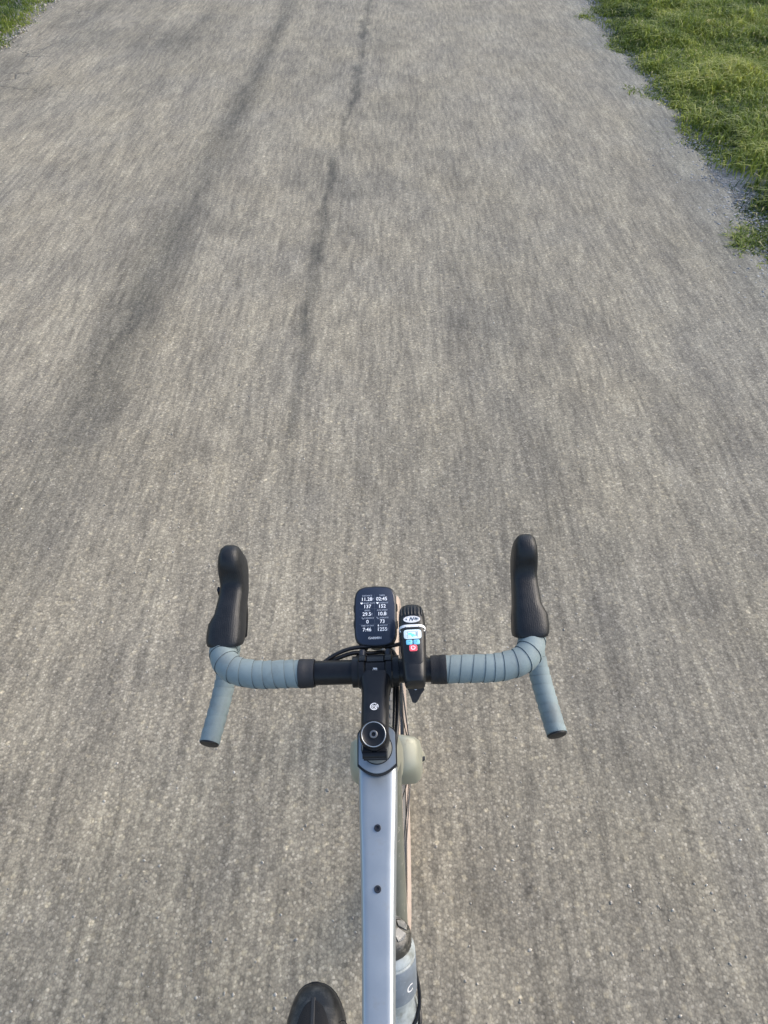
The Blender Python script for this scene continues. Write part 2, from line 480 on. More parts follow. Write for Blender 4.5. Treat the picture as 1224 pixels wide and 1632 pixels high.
road = np_mesh('road', V, quads.ravel(), np.full(len(quads), 4), M['road'], {'stain': stain.ravel(), 'craze': craze.ravel(), 'edge': edge.ravel()}, smooth=True)
tag(road, 'pale worn chip sealed country road with a dark seam', kind='structure')

g = MB(); S = 1500
g.add([(-S, -S, -.035), (S, -S, -.035), (S, S, -.035), (-S, S, -.035)], [(0, 1, 2, 3)])
tag(g.build('ground', M['soil'], smooth=False), 'soil and turf beside the road', kind='structure')

# verge banks: gently rounded turf shoulders just above the ground sheet
def verge(name, edge_fn, sgn):
    yv = np.concatenate([np.arange(-6, 14, .12), np.arange(14, 60, 1.5)])
    dv = np.concatenate([np.linspace(-.25, 1.2, 24), np.linspace(1.35, 9, 30)])
    Yv, Dv = np.meshgrid(yv, dv, indexing='ij')
    Xv = edge_fn(yv)[:, None] + sgn * Dv
    Zv = -.030 + .045 * np.clip((Dv - .02) / .55, 0, 1) + .05 * (vnoise(Xv * 2.1, Yv * 2.1, 51) - .4) * np.clip(Dv / .4, 0, 1) + .02 * vnoise(Xv * 7, Yv * 7, 52) * np.clip(Dv / .2, 0, 1)
    n1, n2 = Yv.shape
    ii = (np.arange(n1 - 1)[:, None] * n2 + np.arange(n2 - 1)[None, :]).ravel()
    q = np.stack([ii, ii + 1, ii + n2 + 1, ii + n2], -1)
    if sgn < 0: q = q[:, ::-1]
    o = np_mesh(name, np.stack([Xv, Yv, Zv], -1).reshape(-1, 3), q.ravel(), np.full(len(q), 4), M['soil'], {'grit': np.clip(1 - Dv / .45, 0, 1).ravel()}, smooth=True)
    tag(o, 'earth under the turf along the road', kind='structure')
    return o
verge('verge_right', right_edge, 1)
verge('verge_left', left_edge, -1)
def verge_z(X, Y, D):
    return -.030 + .045 * np.clip((D - .02) / .55, 0, 1) + .05 * (vnoise(X * 2.1, Y * 2.1, 51) - .4) * np.clip(D / .4, 0, 1) + .02 * vnoise(X * 7, Y * 7, 52) * np.clip(D / .2, 0, 1)

# ------------------------------------------------------------------ grass
def grass(name, edge_fn, sgn, y0, y1, dmax, n, label, seed):
    r = np.random.default_rng(seed)
    Y = r.uniform(y0, y1, n); D = -.16 + r.power(.8, n) * (dmax + .16) if False else -.20 + r.uniform(0, 1, n) ** 1.35 * (dmax + .20)
    X = edge_fn(Y) + sgn * D
    # ragged front: tufts lean over the shoulder, bare gaps between
    front = .34 * (vnoise(Y * 2.1, Y * 0 + 5, seed + 1) - .42) + .20 * (vnoise(Y * 6.5, Y * 0 + 2, seed + 2) - .5)
    keep = (D > front - .16 * r.uniform(0, 1, n) ** 2) & (r.uniform(0, 1, n) < .35 + .75 * np.clip(vnoise(X * 4, Y * 4, seed + 3) * 1.7 - .1 + np.clip(D, 0, 1), 0, 1))
    X, Y, D = X[keep], Y[keep], D[keep]; n = len(X)
    Z = verge_z(X, Y, D) - .006
    clump = vnoise(X * 3.2, Y * 3.2, seed + 4); cl2 = vnoise(X * 11, Y * 11, seed + 5)
    h = (.035 + .105 * clump * (.4 + 1.1 * cl2)) * r.uniform(.55, 1.3, n) * np.clip(.55 + D * 2, .55, 1.1)
    w = r.uniform(.0020, .0056, n)
    az = r.uniform(0, 2 * math.pi, n) ; lean = r.uniform(.45, 1.5, n)
    lx, ly = np.cos(az), np.sin(az)
    px, py = -ly, lx
    t = np.clip(.06 + .62 * vnoise(X * 2.9, Y * 1.9, seed + 6) + .38 * (cl2 - .4) + .2 * (vnoise(X * 1.1, Y * .9, seed + 7) - .5) + r.normal(0, .13, n), 0, .92)
    t = np.where(r.uniform(0, 1, n) < .04, r.uniform(.9, 1, n), t)
    base = np.stack([X, Y, Z], -1)
    P = np.zeros((n, 5, 3)); L3 = np.stack([lx, ly, np.zeros(n)], -1); S3 = np.stack([px, py, np.zeros(n)], -1); Up = np.array([0, 0, 1.])
    hw = (h * 1)[:, None]; wv = w[:, None]
    midp = base + Up * hw * .6 + L3 * hw * (lean * .25)[:, None]
    tip = base + Up * hw * (1.05 - .62 * lean / 1.5)[:, None] + L3 * hw * (lean * .85)[:, None]
    P[:, 0] = base - S3 * wv; P[:, 1] = base + S3 * wv
    P[:, 2] = midp + S3 * wv * .85; P[:, 3] = midp - S3 * wv * .85; P[:, 4] = tip
    o = np.arange(n) * 5
    loops = np.stack([o, o + 1, o + 2, o + 3, o + 3, o + 2, o + 4], -1).ravel()
    counts = np.tile([4, 3], n)
    ob = np_mesh(name, P.reshape(-1, 3), loops, counts, M['grass'], {'tint': np.repeat(t, 5)}, smooth=True)
    return tag(ob, label, 'grass', kind='stuff')
grass('grass', right_edge, 1, -1.5, 13, 4.6, 330000, 'sunlit green turf growing over the gravelly edge of the road', 71)
grass('grass', left_edge, -1, 2.5, 13, 2.6, 90000, 'green turf beyond the cracked side of the road', 91)

# ------------------------------------------------------------------ loose stone
ICO = None
def stones(name, X, Y, Z, size, mat, tint, label, cat, r, sink=.35):
    n = len(X)
    base = np.array([(1, 0, 0), (-1, 0, 0), (0, 1, 0), (0, -1, 0), (0, 0, 1), (0, 0, -1), (.6, .6, .6), (-.6, .6, .6), (.6, -.6, .6), (-.6, -.6, .6)])
    tri = np.array([(0, 6, 8), (0, 2, 6), (2, 7, 6), (2, 1, 7), (1, 9, 7), (1, 3, 9), (3, 8, 9), (3, 0, 8), (6, 4, 8), (6, 7, 4), (7, 9, 4), (9, 8, 4), (0, 5, 2), (2, 5, 1), (1, 5, 3), (3, 5, 0)])
    P = base[None] * (1 + r.uniform(-.28, .28, (n, 10, 1)))
    a = r.uniform(0, 2 * math.pi, n); ca, sa = np.cos(a)[:, None], np.sin(a)[:, None]
    sc_ = size[:, None, None] * np.stack([r.uniform(.8, 1.35, n), r.uniform(.7, 1.0, n), r.uniform(.45, .8, n)], -1)[:, None, :]
    P = P * sc_
    Q = P.copy(); Q[..., 0] = P[..., 0] * ca - P[..., 1] * sa; Q[..., 1] = P[..., 0] * sa + P[..., 1] * ca
    Q += np.stack([X, Y, Z + size * sink], -1)[:, None, :]
    loops = (np.arange(n)[:, None, None] * 10 + tri[None]).ravel()
    ob = np_mesh(name, Q.reshape(-1, 3), loops, np.full(n * 16, 3), mat, {'tint': np.repeat(tint, 10)})
    return tag(ob, label, cat, kind='stuff')

n = 9000
r = np.random.default_rng(5)
Y = .1 + 9.5 * r.uniform(0, 1, n) ** 1.7; X = r.uniform(-3.3, 2.0, n)
kp = (np.abs(X - .05) > .06) & (r.uniform(0, 1, n) < .35 + .7 * vnoise(X * 2.2, Y * .7, 61))
X, Y = X[kp], Y[kp]
stones('loose_chippings', X, Y, np.zeros(len(X)) - .0005, .0018 + .0028 * r.uniform(0, 1, len(X)) ** 2, M['chips'], r.uniform(0, 1, len(X)), 'pale stone chippings bedded in the road surface', 'chippings', r, .1)
n = 24000
Y = r.uniform(1.5, 12, n); D = r.normal(.0, .13, n); X = right_edge(Y) + D
dens = vnoise(Y * 2.6, D * 3 + 4, 62); kp = (r.uniform(0, 1, n) < .15 + dens) & (D < .32)
X, Y, D = X[kp], Y[kp], D[kp]
stones('gravel', X, Y, np.where(D > -.02, -.012, -.006 - .012 * np.clip((D + .2) / .2, 0, 1)), .0025 + .007 * r.uniform(0, 1, len(X)) ** 2.8, M['gravel'], r.uniform(0, 1, len(X)), 'blue grey gravel between the road and the sunlit turf', 'gravel', r)
n = 4500
Y = r.uniform(4, 12, n); D = r.normal(.05, .12, n); X = left_edge(Y) - D
kp = np.abs(D) < .4; X, Y, D = X[kp], Y[kp], D[kp]
stones('gravel', X, Y, -.012 - .0 * D, .003 + .010 * r.uniform(0, 1, len(X)) ** 3, M['chips'], r.uniform(0, 1, len(X)), 'pale rubble gravel beside the cracked lane', 'gravel', r)

# ------------------------------------------------------------------ bicycle materials
M['silver'] = simple('silver_paint', (.37, .41, .44), .36, .6, .05, 30, coat=.35, dirt=(.34, .35, .35), dirt_scale=60, dirt_lo=.56, dirt_hi=.80)
M['sage'] = simple('sage_paint', (.36, .36, .285), .46, .25, .06, 30, dirt=(.22, .20, .16), dirt_scale=40, dirt_lo=.60, dirt_hi=.75)
M['grey_paint'] = simple('grey_paint', (.25, .25, .225), .45, .3, .08)
M['sage_dirty'] = simple('sage_paint_muddy', (.175, .18, .15), .5, .2, .1, 40, dirt=(.42, .40, .34), dirt_scale=120, dirt_lo=.60, dirt_hi=.68)
M['black_alloy'] = simple('black_anodised', (.009, .010, .0125), .36, .0, .2, 80, bump=.05, spec=.35)
M['black_gloss'] = simple('black_gloss', (.012, .013, .016), .2, .0, .1, 80)
M['rubber'] = simple('black_rubber', (.011, .012, .013), .5, .0, .2, 90, bump=.25, bscale=700)
M['hood'] = simple('hood_rubber', (.012, .0135, .0165), .45, .0, .25, 60, bump=.35, bscale=420, spec=.4)
_nt = M['hood'].node_tree
_w = N(_nt, 'ShaderNodeTexWave', wave_type='BANDS', bands_direction='X', inp={'Scale': 120.0, 'Distortion': 5.0, 'Detail': 3.0, 'Detail Scale': 2.0})
_tc = [q for q in _nt.nodes if q.type == 'TEX_COORD'][0]; _nt.links.new(_tc.outputs['Object'], _w.inputs['Vector'])
_bp = [q for q in _nt.nodes if q.type == 'BUMP'][0]
_b2 = N(_nt, 'ShaderNodeBump', inp={'Strength': .16, 'Distance': .0006}); _nt.links.new(_w.outputs['Fac'], _b2.inputs['Height']); _nt.links.new(_bp.outputs[0], _b2.inputs['Normal'])
_nt.links.new(_b2.outputs[0], _nt.nodes['Principled BSDF'].inputs['Normal'])
M['tape'] = simple('blue_grey_tape', (.208, .264, .274), .66, .0, .07, 45, bump=.3, bscale=900, dirt=(.155, .182, .185), dirt_scale=26, dirt_lo=.48, dirt_hi=.74)
M['tape_edge'] = simple('tape_backing', (.06, .08, .09), .8)
M['fin_tape'] = simple('cloth_tape', (.016, .017, .021), .6, bump=.3, bscale=500)
M['steel'] = simple('steel', (.55, .55, .53), .3, .9, .08)
M['grey_steel'] = simple('grey_steel', (.22, .225, .235), .38, .8, .08)
M['tread'] = simple('dusty_tread', (.16, .155, .145), .9, .0, .25, 40, bump=.4, bscale=200)
M['sidewall'] = simple('tan_sidewall', (.40, .325, .27), .75, .0, .1, 30)
M['white_print'] = simple('white_print', (.8, .8, .8), .5, noise=.02)
M['hose'] = simple('hose_black', (.012, .012, .013), .33, noise=.1)
M['saddle'] = simple('saddle_cover', (.02, .02, .021), .5, bump=.2)
M['dark_bolt'] = simple('dark_bolt', (.03, .033, .042), .42, .3)

LEAN = -3.2
ROOT = (.045, 0, 0)
bike = empty('bicycle', ROOT, (0, R(LEAN), 0))
tag(bike, 'silver grey drop bar gravel bicycle with blue grey bar tape on the road', 'bicycle')

HA = R(71.5)
U = Vector((0, -math.cos(HA), math.sin(HA)))          # up along the steering axis
CAP = Vector((0, .3965, 1.029))
def st(d, x=0, fwd=0):                                # d metres below the cap along the steering axis
    nrm = Vector((0, math.sin(HA), math.cos(HA)))
    return CAP - U * d + Vector((x, 0, 0)) + nrm * fwd
NRM = Vector((0, math.sin(HA), math.cos(HA)))
B = Vector((0, .501, .996))                           # handlebar centre
FAX = Vector((0, .676, .352)); RAX = Vector((0, -.350, .352)); BB = Vector((0, .068, .278))

# ---- frame
TT = [(.425, .9555, .0243, .014), (.384, .953, .0243, .016), (.34, .947, .0232, .019), (.28, .939, .0208, .019), (.20, .928, .0186, .018), (.12, .918, .0172, .017), (.0, .903, .0165, .016), (-.095, .892, .0165, .015)]
tt = MB(); rings = []
for y, z, hw, hh in TT:
    rings.append(sring((0, y, z - hh), hw, hh, hh * 1.15, 5.0, 40))
tt.rings(rings)
frame = tt.build('top_tube', M['silver'], bike, angle=50)
for i, y in enumerate((.3185, .2535)):
    z = np.interp(-y, [-a[0] for a in TT], [a[1] for a in TT])
    b = MB().lathe([(.0041, -.004), (.0041, .0012), (.0036, .0019), (.0020, .0019), (.0018, .0004), (.0001, .0004)], (0, y, z), (0, -.13, 1), 20)
    b.build('bolt', M['dark_bolt'], bike)

ht = MB(); rings = []
for d, hw, hl in ((.068, .0235, .030), (.095, .024, .032), (.14, .0255, .034), (.20, .0285, .036), (.235, .029, .037)):
    c = st(d, 0, -.004); rings.append(sring(c, hw, hl, hl, 2.8, 36, (1, 0, 0), NRM))
ht.rings(rings)
ht.build('head_tube', M['sage'], bike)
dt = MB(); a, b_ = st(.175, 0, -.012), BB + Vector((0, .01, .01))
ax = (b_ - a).normalized(); upv = Vector((1, 0, 0)).cross(ax).normalized()
if upv.z < 0: upv = -upv
dt.rings([sring(a.lerp(b_, t), hw, hh, hh, 3.0, 32, (1, 0, 0), upv) for t, hw, hh in ((0, .027, .03), (.12, .0255, .028), (.5, .0255, .026), (.85, .027, .026), (1, .031, .026))])
dt.build('down_tube', M['sage_dirty'], bike)
stt = MB().tube([BB, Vector((0, -.085, .885))], [.019, .016], 24); stt.build('seat_tube', M['sage'], bike)
for s in (-1, 1):
    MB().tube(catmull([(s * .02, .04, .28), (s * .034, -.06, .29), (s * .058, -.22, .325), (s * .066, -.350, .352)], 6), .0105, 14).build('chain_stay', M['sage'], bike)
    MB().tube(catmull([(s * .012, -.075, .82), (s * .04, -.16, .66), (s * .062, -.29, .44), (s * .066, -.350, .352)], 6), .0085, 14).build('seat_stay', M['sage'], bike)
MB().tube([(-.045, BB.y, BB.z), (.045, BB.y, BB.z)], .024, 24).build('bottom_bracket', M['sage'], bike)

# ---- headset cover (flat sided, round at the back), gasket and tapered spacer
def cover_outline(hw, back, front, bulge, n=14):
    o = []
    for j in range(n + 1):                            # rear arc from left to right
        t = -1 + 2 * j / n
        o.append((t * hw, -back - bulge * (1 - t * t) ** 1.0))
    for j in range(n + 1):
        a = math.pi * j / n
        o.append((math.cos(a) * hw, front + math.sin(a) * hw * .55))
    return o
tilt = Matrix.Translation(st(.070, 0, -.002)) @ Matrix(((1, 0, 0), (0, NRM.y, U.y), (0, NRM.z, U.z))).to_4x4()
m_ = MB(); prism(m_, cover_outline(.0248, .0275, .010, .0125), [(-.010, 0), (.0052, 0)], 0, tilt); m_.build('gasket', M['rubber'], bike, angle=60)
m_ = MB(); prism(m_, cover_outline(.0240, .0255, .010, .0120), [(-.008, 0), (.004, 0), (.0062, .0012)], 0, tilt); m_.build('headset_cover', M['silver'], bike, angle=50)
MB().lathe([(.0198, 0), (.0198, .0008), (.0190, .0008)], st(.0635, 0, -.0085), U, 40, caps=(True, True)).build('gasket', M['rubber'], bike)
MB().lathe([(.0187, 0), (.0187, .004), (.0172, .012), (.0164, .0185)], st(.0630, 0, -.0085), U, 40).build('spacer', M['grey_paint'], bike)

# ---- fork
fk = MB(); rings = []
cy, cz = st(.292).y, st(.292).z
for x, dy, dz, hh, hl in ((-.0565, .006, -.016, .012, .014), (-.0535, .004, -.009, .024, .024), (-.045, .001, -.003, .030, .029), (-.028, 0, .002, .031, .031), (0, 0, .004, .031, .032),
                          (.028, 0, .002, .031, .031), (.045, .001, -.003, .030, .029), (.0535, .004, -.009, .024, .024), (.0565, .006, -.016, .012, .014)):
    rings.append(sring((x, cy + dy, cz + dz), hl, hh, hh, 3.2, 28, NRM, (0, 0, 1)))
fk.rings(rings)
fork = fk.build('fork', M['sage'], bike)
MB().lathe([(.0265, 0), (.028, .006), (.028, .012)], st(.255), U, 32).build('crown_race', M['rubber'], fork)
for s in (-1, 1):
    l = MB(); rings = []
    for t, hw, hl in ((0, .011, .022), (.25, .0105, .019), (.6, .0095, .0145), (1, .009, .012)):
        p = Vector((s * .044, cy, cz)).lerp(Vector((s * .054, FAX.y, FAX.z)), t) + Vector((0, .012 * math.sin(math.pi * t) * .4, 0))
        rings.append(sring(p, hw, hl, hl, 2.6, 20, (1, 0, 0), (0, .93, .35)))
    l.rings(rings); l.build('fork_leg', M['sage'], fork)
    for k in (.16, .32, .48):
        p = Vector((s * .044, cy, cz)).lerp(Vector((s * .054, FAX.y, FAX.z)), k)
        MB().lathe([(.004, 0), (.004, .0025), (.0025, .003)], p + Vector((s * .0095, 0, 0)), (s, 0, 0), 14).build('bolt', M['dark_bolt'], fork)

# ---- wheels
def wheel(name, ax_, front):
    w = MB()
    w.torus((0, 0, 0), .311, 0, (1, 0, 0), 80, 0, 0, [(-.012, -.010), (-.004, -.0125), (.010, -.0125), (.010, .0125), (-.004, .0125), (-.012, .010), (-.016, 0)])
    wh = w.build(name, M['black_gloss'], bike, loc=ax_)
    R0, rt = .330, .0205
    prof = [(rt * math.cos(a), rt * math.sin(a)) for a in [R(d) for d in range(-150, 151, 15)]]
    t = MB()
    ring_n = 120
    rings = []
    for j in range(ring_n):
        th = 2 * math.pi * j / ring_n
        rings.append([Vector((b, (R0 + a) * math.cos(th), (R0 + a) * math.sin(th))) for a, b in prof])
    nn = len(prof)
    for j in range(ring_n):
        r1, r2 = rings[j], rings[(j + 1) % ring_n]
        for k in range(nn - 1):
            ang = (k + .5) * 15 - 150
            t.add([r1[k], r1[k + 1], r2[k + 1], r2[k]], [(0, 1, 2, 3)], 0 if abs(ang) < 50 else 1)
    bmv = t
    o = bmv.build('tyre', [M['tread'], M['sidewall']], wh)
    bm = bmesh.new(); bm.from_mesh(o.data); bmesh.ops.remove_doubles(bm, verts=bm.verts, dist=1e-5); bmesh.ops.recalc_face_normals(bm, faces=bm.faces); bm.to_mesh(o.data); bm.free()
    o.data.polygons.foreach_set('use_smooth', [True] * len(o.data.polygons))
    # file tread knobs
    k = MB()
    for j in range(150):
        th = 2 * math.pi * (j + .5) / 150
        for d in (-18, 0, 18):
            a = R(d); off = (.5 if (d // 18) % 2 else 0) * 2 * math.pi / 150
            rr = R0 + rt * math.cos(a)
            c = Vector((rt * math.sin(a), rr * math.cos(th + off), rr * math.sin(th + off)))
            nv = Vector((math.sin(a), math.cos(a) * math.cos(th + off), math.cos(a) * math.sin(th + off)))
            tv = Vector((0, -math.sin(th + off), math.cos(th + off))); sv = nv.cross(tv)
            Mx = Matrix((sv, tv, nv)).transposed().to_4x4(); Mx.translation = c
            k.box((0, 0, .0003), (.0022, .0036, .0009), 0, Mx)
    tag(k.build('tread_knobs', M['tread'], wh, smooth=False), kind='stuff')
    MB().lathe([(.010, -.055), (.011, -.04), (.024, -.036), (.024, -.032), (.013, -.028), (.012, .028), (.022, .032), (.022, .036), (.011, .04), (.010, .055)], (0, 0, 0), (1, 0, 0), 24).build('hub', M['black_alloy'], wh)
    # disc rotor on the left
    rot = MB(); rot.torus((-.042, 0, 0), .072, 0, (1, 0, 0), 48, 0, 0, [(-.008, -.0009), (.008, -.0009), (.008, .0009), (-.008, .0009)])
    for j in range(6):
        th = j * math.pi / 3
        rot.tube([(-.042, .02 * math.cos(th + .5), .02 * math.sin(th + .5)), (-.042, .065 * math.cos(th), .065 * math.sin(th))], .0028, 8)
    rot.build('disc_rotor', M['steel'], wh)
    sp = {}
    for j in range(24):
        s = 1 if j % 2 else -1
        th = 2 * math.pi * j / 24
        if s not in sp:
            o = MB().tube([(s * .033, .0225 * math.cos(1.1), .0225 * math.sin(1.1)), (s * .004, .303, 0)], .0010, 6).build('spoke', M['black_gloss'], wh)
            sp[s] = o.data
        else:
            o = bpy.data.objects.new('spoke', sp[s]); col.objects.link(o); o.parent = wh
        o.rotation_euler = (th, 0, 0)
    return wh
wheel('front_wheel', FAX, True)
wheel('rear_wheel', RAX, False)

# ---- crankset, pedals, chain, rear parts
cr = MB(); cr.torus((.046, BB.y, BB.z), .080, 0, (1, 0, 0), 84, 0, 0, [(-.010, -.0015), (.0045, -.0012), (.0045, .0012), (-.010, .0015)])
for j in range(84):
    th = 2 * math.pi * j / 84
    if j % 2: cr.box((0, 0, 0), (.001, .0016, .0022), 0, Matrix.Translation((.046, BB.y + .0855 * math.cos(th), BB.z + .0855 * math.sin(th))) @ Matrix.Rotation(th - math.pi / 2, 4, 'X'))
for j in range(4):
    th = j * math.pi / 2 + .4
    cr.tube([(.046, BB.y, BB.z), (.046, BB.y + .073 * math.cos(th), BB.z + .073 * math.sin(th))], [.014, .007], 10)
cr.build('chainring', M['black_alloy'], bike)
CA = R(-38)
for s, ca_ in ((-1, CA), (1, CA + math.pi)):
    d = Vector((0, math.cos(ca_), math.sin(ca_)))
    e = BB + d * .172
    c = MB(); nv = Vector((0, -d.z, d.y))
    c.rings([sring(BB + d * t * .172 + Vector((s * x, 0, 0)), .0065, w, w, 3, 20, (1, 0, 0), nv) for t, w, x in ((-.08, .012, .060), (0, .017, .060), (.3, .0135, .066), (.9, .012, .072), (1.06, .011, .072))])
    c.build('crank_arm', M['black_alloy'], bike)
    p = MB().tube([e + Vector((s * .075, 0, 0)), e + Vector((s * .168, 0, 0))], .0065, 14)
    ped = p.build('pedal', M['black_alloy'], bike)
    body = MB(); Mx = Matrix.Translation(e + Vector((s * .134, 0, 0)))
    prism(body, soutline(.032, .030, 4, 24), [(-.008, .002), (-.006, 0), (.006, 0), (.008, .002)], 0, Mx)
    body.build('pedal_body', M['black_alloy'], ped)
ch = MB()
for z0, z1 in ((BB.z + .083, RAX.z + .045), (BB.z - .083, RAX.z - .09)):
    ch.tube([(.046, BB.y, z0), (.046, RAX.y, z1)], .0036, 8)
ch.build('chain', M['steel'], bike)
cs = MB()
for k in range(10): cs.lathe([(.05 - .003 * k, 0), (.05 - .003 * k, .002)], RAX + Vector((.022 + .0035 * k, 0, 0)), (1, 0, 0), 32)
cs.build('cassette', M['steel'], bike)
MB().tube(catmull([RAX + Vector((.05, 0, -.02)), RAX + Vector((.056, -.01, -.06)), RAX + Vector((.05, .02, -.10)), RAX + Vector((.046, .035, -.15))], 5), .010, 10).build('rear_derailleur', M['black_alloy'], bike)
MB().tube([(0, -.083, .87), (0, -.128, 1.0)], .0136, 24).build('seatpost', M['black_alloy'], bike)
sd = MB(); sd.rings([sring((0, y, z), hw, ht_, hb, 2.4, 28, (1, 0, 0), (0, 0, 1)) for y, z, hw, ht_, hb in
    ((.0, 1.018, .008, .008, .012), (-.02, 1.02, .02, .012, .02), (-.09, 1.02, .026, .014, .024), (-.15, 1.02, .045, .016, .026), (-.21, 1.024, .066, .017, .026), (-.25, 1.026, .066, .014, .02), (-.268, 1.024, .045, .006, .01))])
sdo = sd.build('saddle', M['saddle'], bike)
for s in (-1, 1): MB().tube(catmull([(s * .012, -.04, 1.004), (s * .022, -.09, .99), (s * .022, -.16, .99), (s * .03, -.22, 1.004)], 5), .0035, 8).build('saddle_rail', M['steel'], sdo)

# ---- stem
S0, S1 = st(.022), B + Vector((0, -.012, 0))
sx = (S1 - S0).normalized(); su = Vector((1, 0, 0)).cross(sx).normalized()
if su.z < 0: su = -su
stem = MB()
stem.rings([sring(S0.lerp(S1, t), hw, hh, hh, e, 36, (1, 0, 0), su) for t, hw, hh, e in ((.0, .0168, .0175, 3.2), (.25, .0170, .0172, 3.6), (.7, .0172, .0170, 4.0), (.86, .0195, .0180, 4.0), (1.0, .0215, .019, 4.0))])
stem.lathe([(.0160, 0), (.0176, .001), (.0176, .034), (.0160, .0365)], st(.0435), U, 40)
# bar clamp, rear half of the barrel in two cheeks with a window between
for x0, x1, rr in ((-.0225, -.0135, .0222), (-.0135, .0135, .0200), (.0135, .0225, .0222)):
    rings = []
    for x, r_ in ((x0, rr - .0012), (x0 + .0012, rr), (x1 - .0012, rr), (x1, rr - .0012)):
        rings.append([B + Vector((x, r_ * math.cos(2 * math.pi * j / 32), r_ * math.sin(2 * math.pi * j / 32))) for j in range(32)])
    stem.rings(rings)
stem_o = stem.build('stem', M['black_alloy'], bike)
fp = MB()
for x0, x1, rr in ((-.0220, -.0120, .0236), (-.0120, .0120, .0214), (.0120, .0220, .0236)):
    rings = []
    for x, r_ in ((x0, rr - .0012), (x0 + .0012, rr), (x1 - .0012, rr), (x1, rr - .0012)):
        rings.append([B + Vector((x, r_ * math.cos(a), r_ * math.sin(a))) for a in [R(-84 + 168 * j / 24) for j in range(25)]] + [B + Vector((x, .012, .0)) ])
    fp.rings(rings)
fpo = fp.build('faceplate', M['black_alloy'], stem_o)
for x in (-.0172, .0172):
    for z in (.0150, -.0150):
        b = MB().lathe([(.0046, -.02), (.0046, .004), (.0036, .0052), (.0020, .0052), (.0018, .003), (.0001, .003)], B + Vector((x, .0175, z)), (0, 1, 0), 16)
        b.build('bolt', M['dark_bolt'], fpo)
# steerer clamp bolts behind the steerer
pb = MB()
pc = st(.036, 0, -.0205)
for z in (.0, .0165):
    q = pc + U * z
    pb.tube([q + Vector((-.0145, 0, 0)), q + Vector((.0145, 0, 0))], .0056, 14)
    pb.box((0, 0, 0), (.0052, .008, .0065), 0, Matrix.Translation(q + NRM * .008 + Vector((.0085, 0, 0))))
    pb.box((0, 0, 0), (.0052, .008, .0065), 0, Matrix.Translation(q + NRM * .008 + Vector((-.0085, 0, 0))))
pb.build('clamp', M['black_alloy'], stem_o)
cap = MB().lathe([(.0152, -.004), (.0156, 0), (.0156, .0030), (.0148, .0045), (.0132, .0047), (.0124, .0040), (.0060, .0036), (.0001, .0036)], st(.0055), U, 48)
cap_o = cap.build('top_cap', M['black_alloy'], stem_o)
MB().lathe([(.0047, 0), (.0047, .0018), (.0041, .0024), (.0027, .0024), (.0023, -.001), (.0001, -.001)], st(.0022), U, 24).build('bolt', M['grey_steel'], cap_o)
MB().torus(st(.0009), .0142, .0006, U, 48, 8).build('rim', M['steel'], cap_o)
# printed ring emblem and two lines of small print on the stem's top
def stem_plane(t, dz):
    c = S0.lerp(S1, t) + su * dz
    Mx = Matrix((Vector((1, 0, 0)), sx, su)).transposed().to_4x4(); Mx.translation = c; return Mx
lg = MB()
def arc(mb, r0, r1, a0, a1, Mx, n=26, mi=0, z=0):
    vs_, fs = [], []
    for j in range(n + 1):
        a = R(a0 + (a1 - a0) * j / n)
        vs_ += [Mx @ Vector((r0 * math.cos(a), r0 * math.sin(a), z)), Mx @ Vector((r1 * math.cos(a), r1 * math.sin(a), z))]
    for j in range(n): fs.append((2 * j, 2 * j + 1, 2 * j + 3, 2 * j + 2))
    mb.add(vs_, fs, mi)
Mx = stem_plane(.36, .0176)
arc(lg, .0041, .0053, -300, -50, Mx); arc(lg, .0041, .0053, -20, 45, Mx)
arc(lg, .0024, .0033, -250, 60, Mx); arc(lg, .0007, .0016, -60, 220, Mx)
lg.add([Mx @ Vector(v) for v in ((.0030, -.0038, 0), (.0040, -.0030, 0), (.0016, -.0004, 0), (.0008, -.0012, 0))], [(0, 1, 2, 3)])
lg.build('emblem', M['white_print'], stem_o, smooth=False)
V_, F_ = text_mesh([('7050', .0026, 0, .0011, 'CENTER', .00012, 0), ('31.8 MM', .0020, 0, -.0011, 'CENTER', .0001, 0)])
Mx = Matrix.Translation(B + Vector((0, -.0085, .0187))) @ Matrix.Rotation(R(24), 4, 'X')
MB().add([Mx @ Vector(v) for v in V_], F_).build('print', M['white_print'], stem_o, smooth=False)

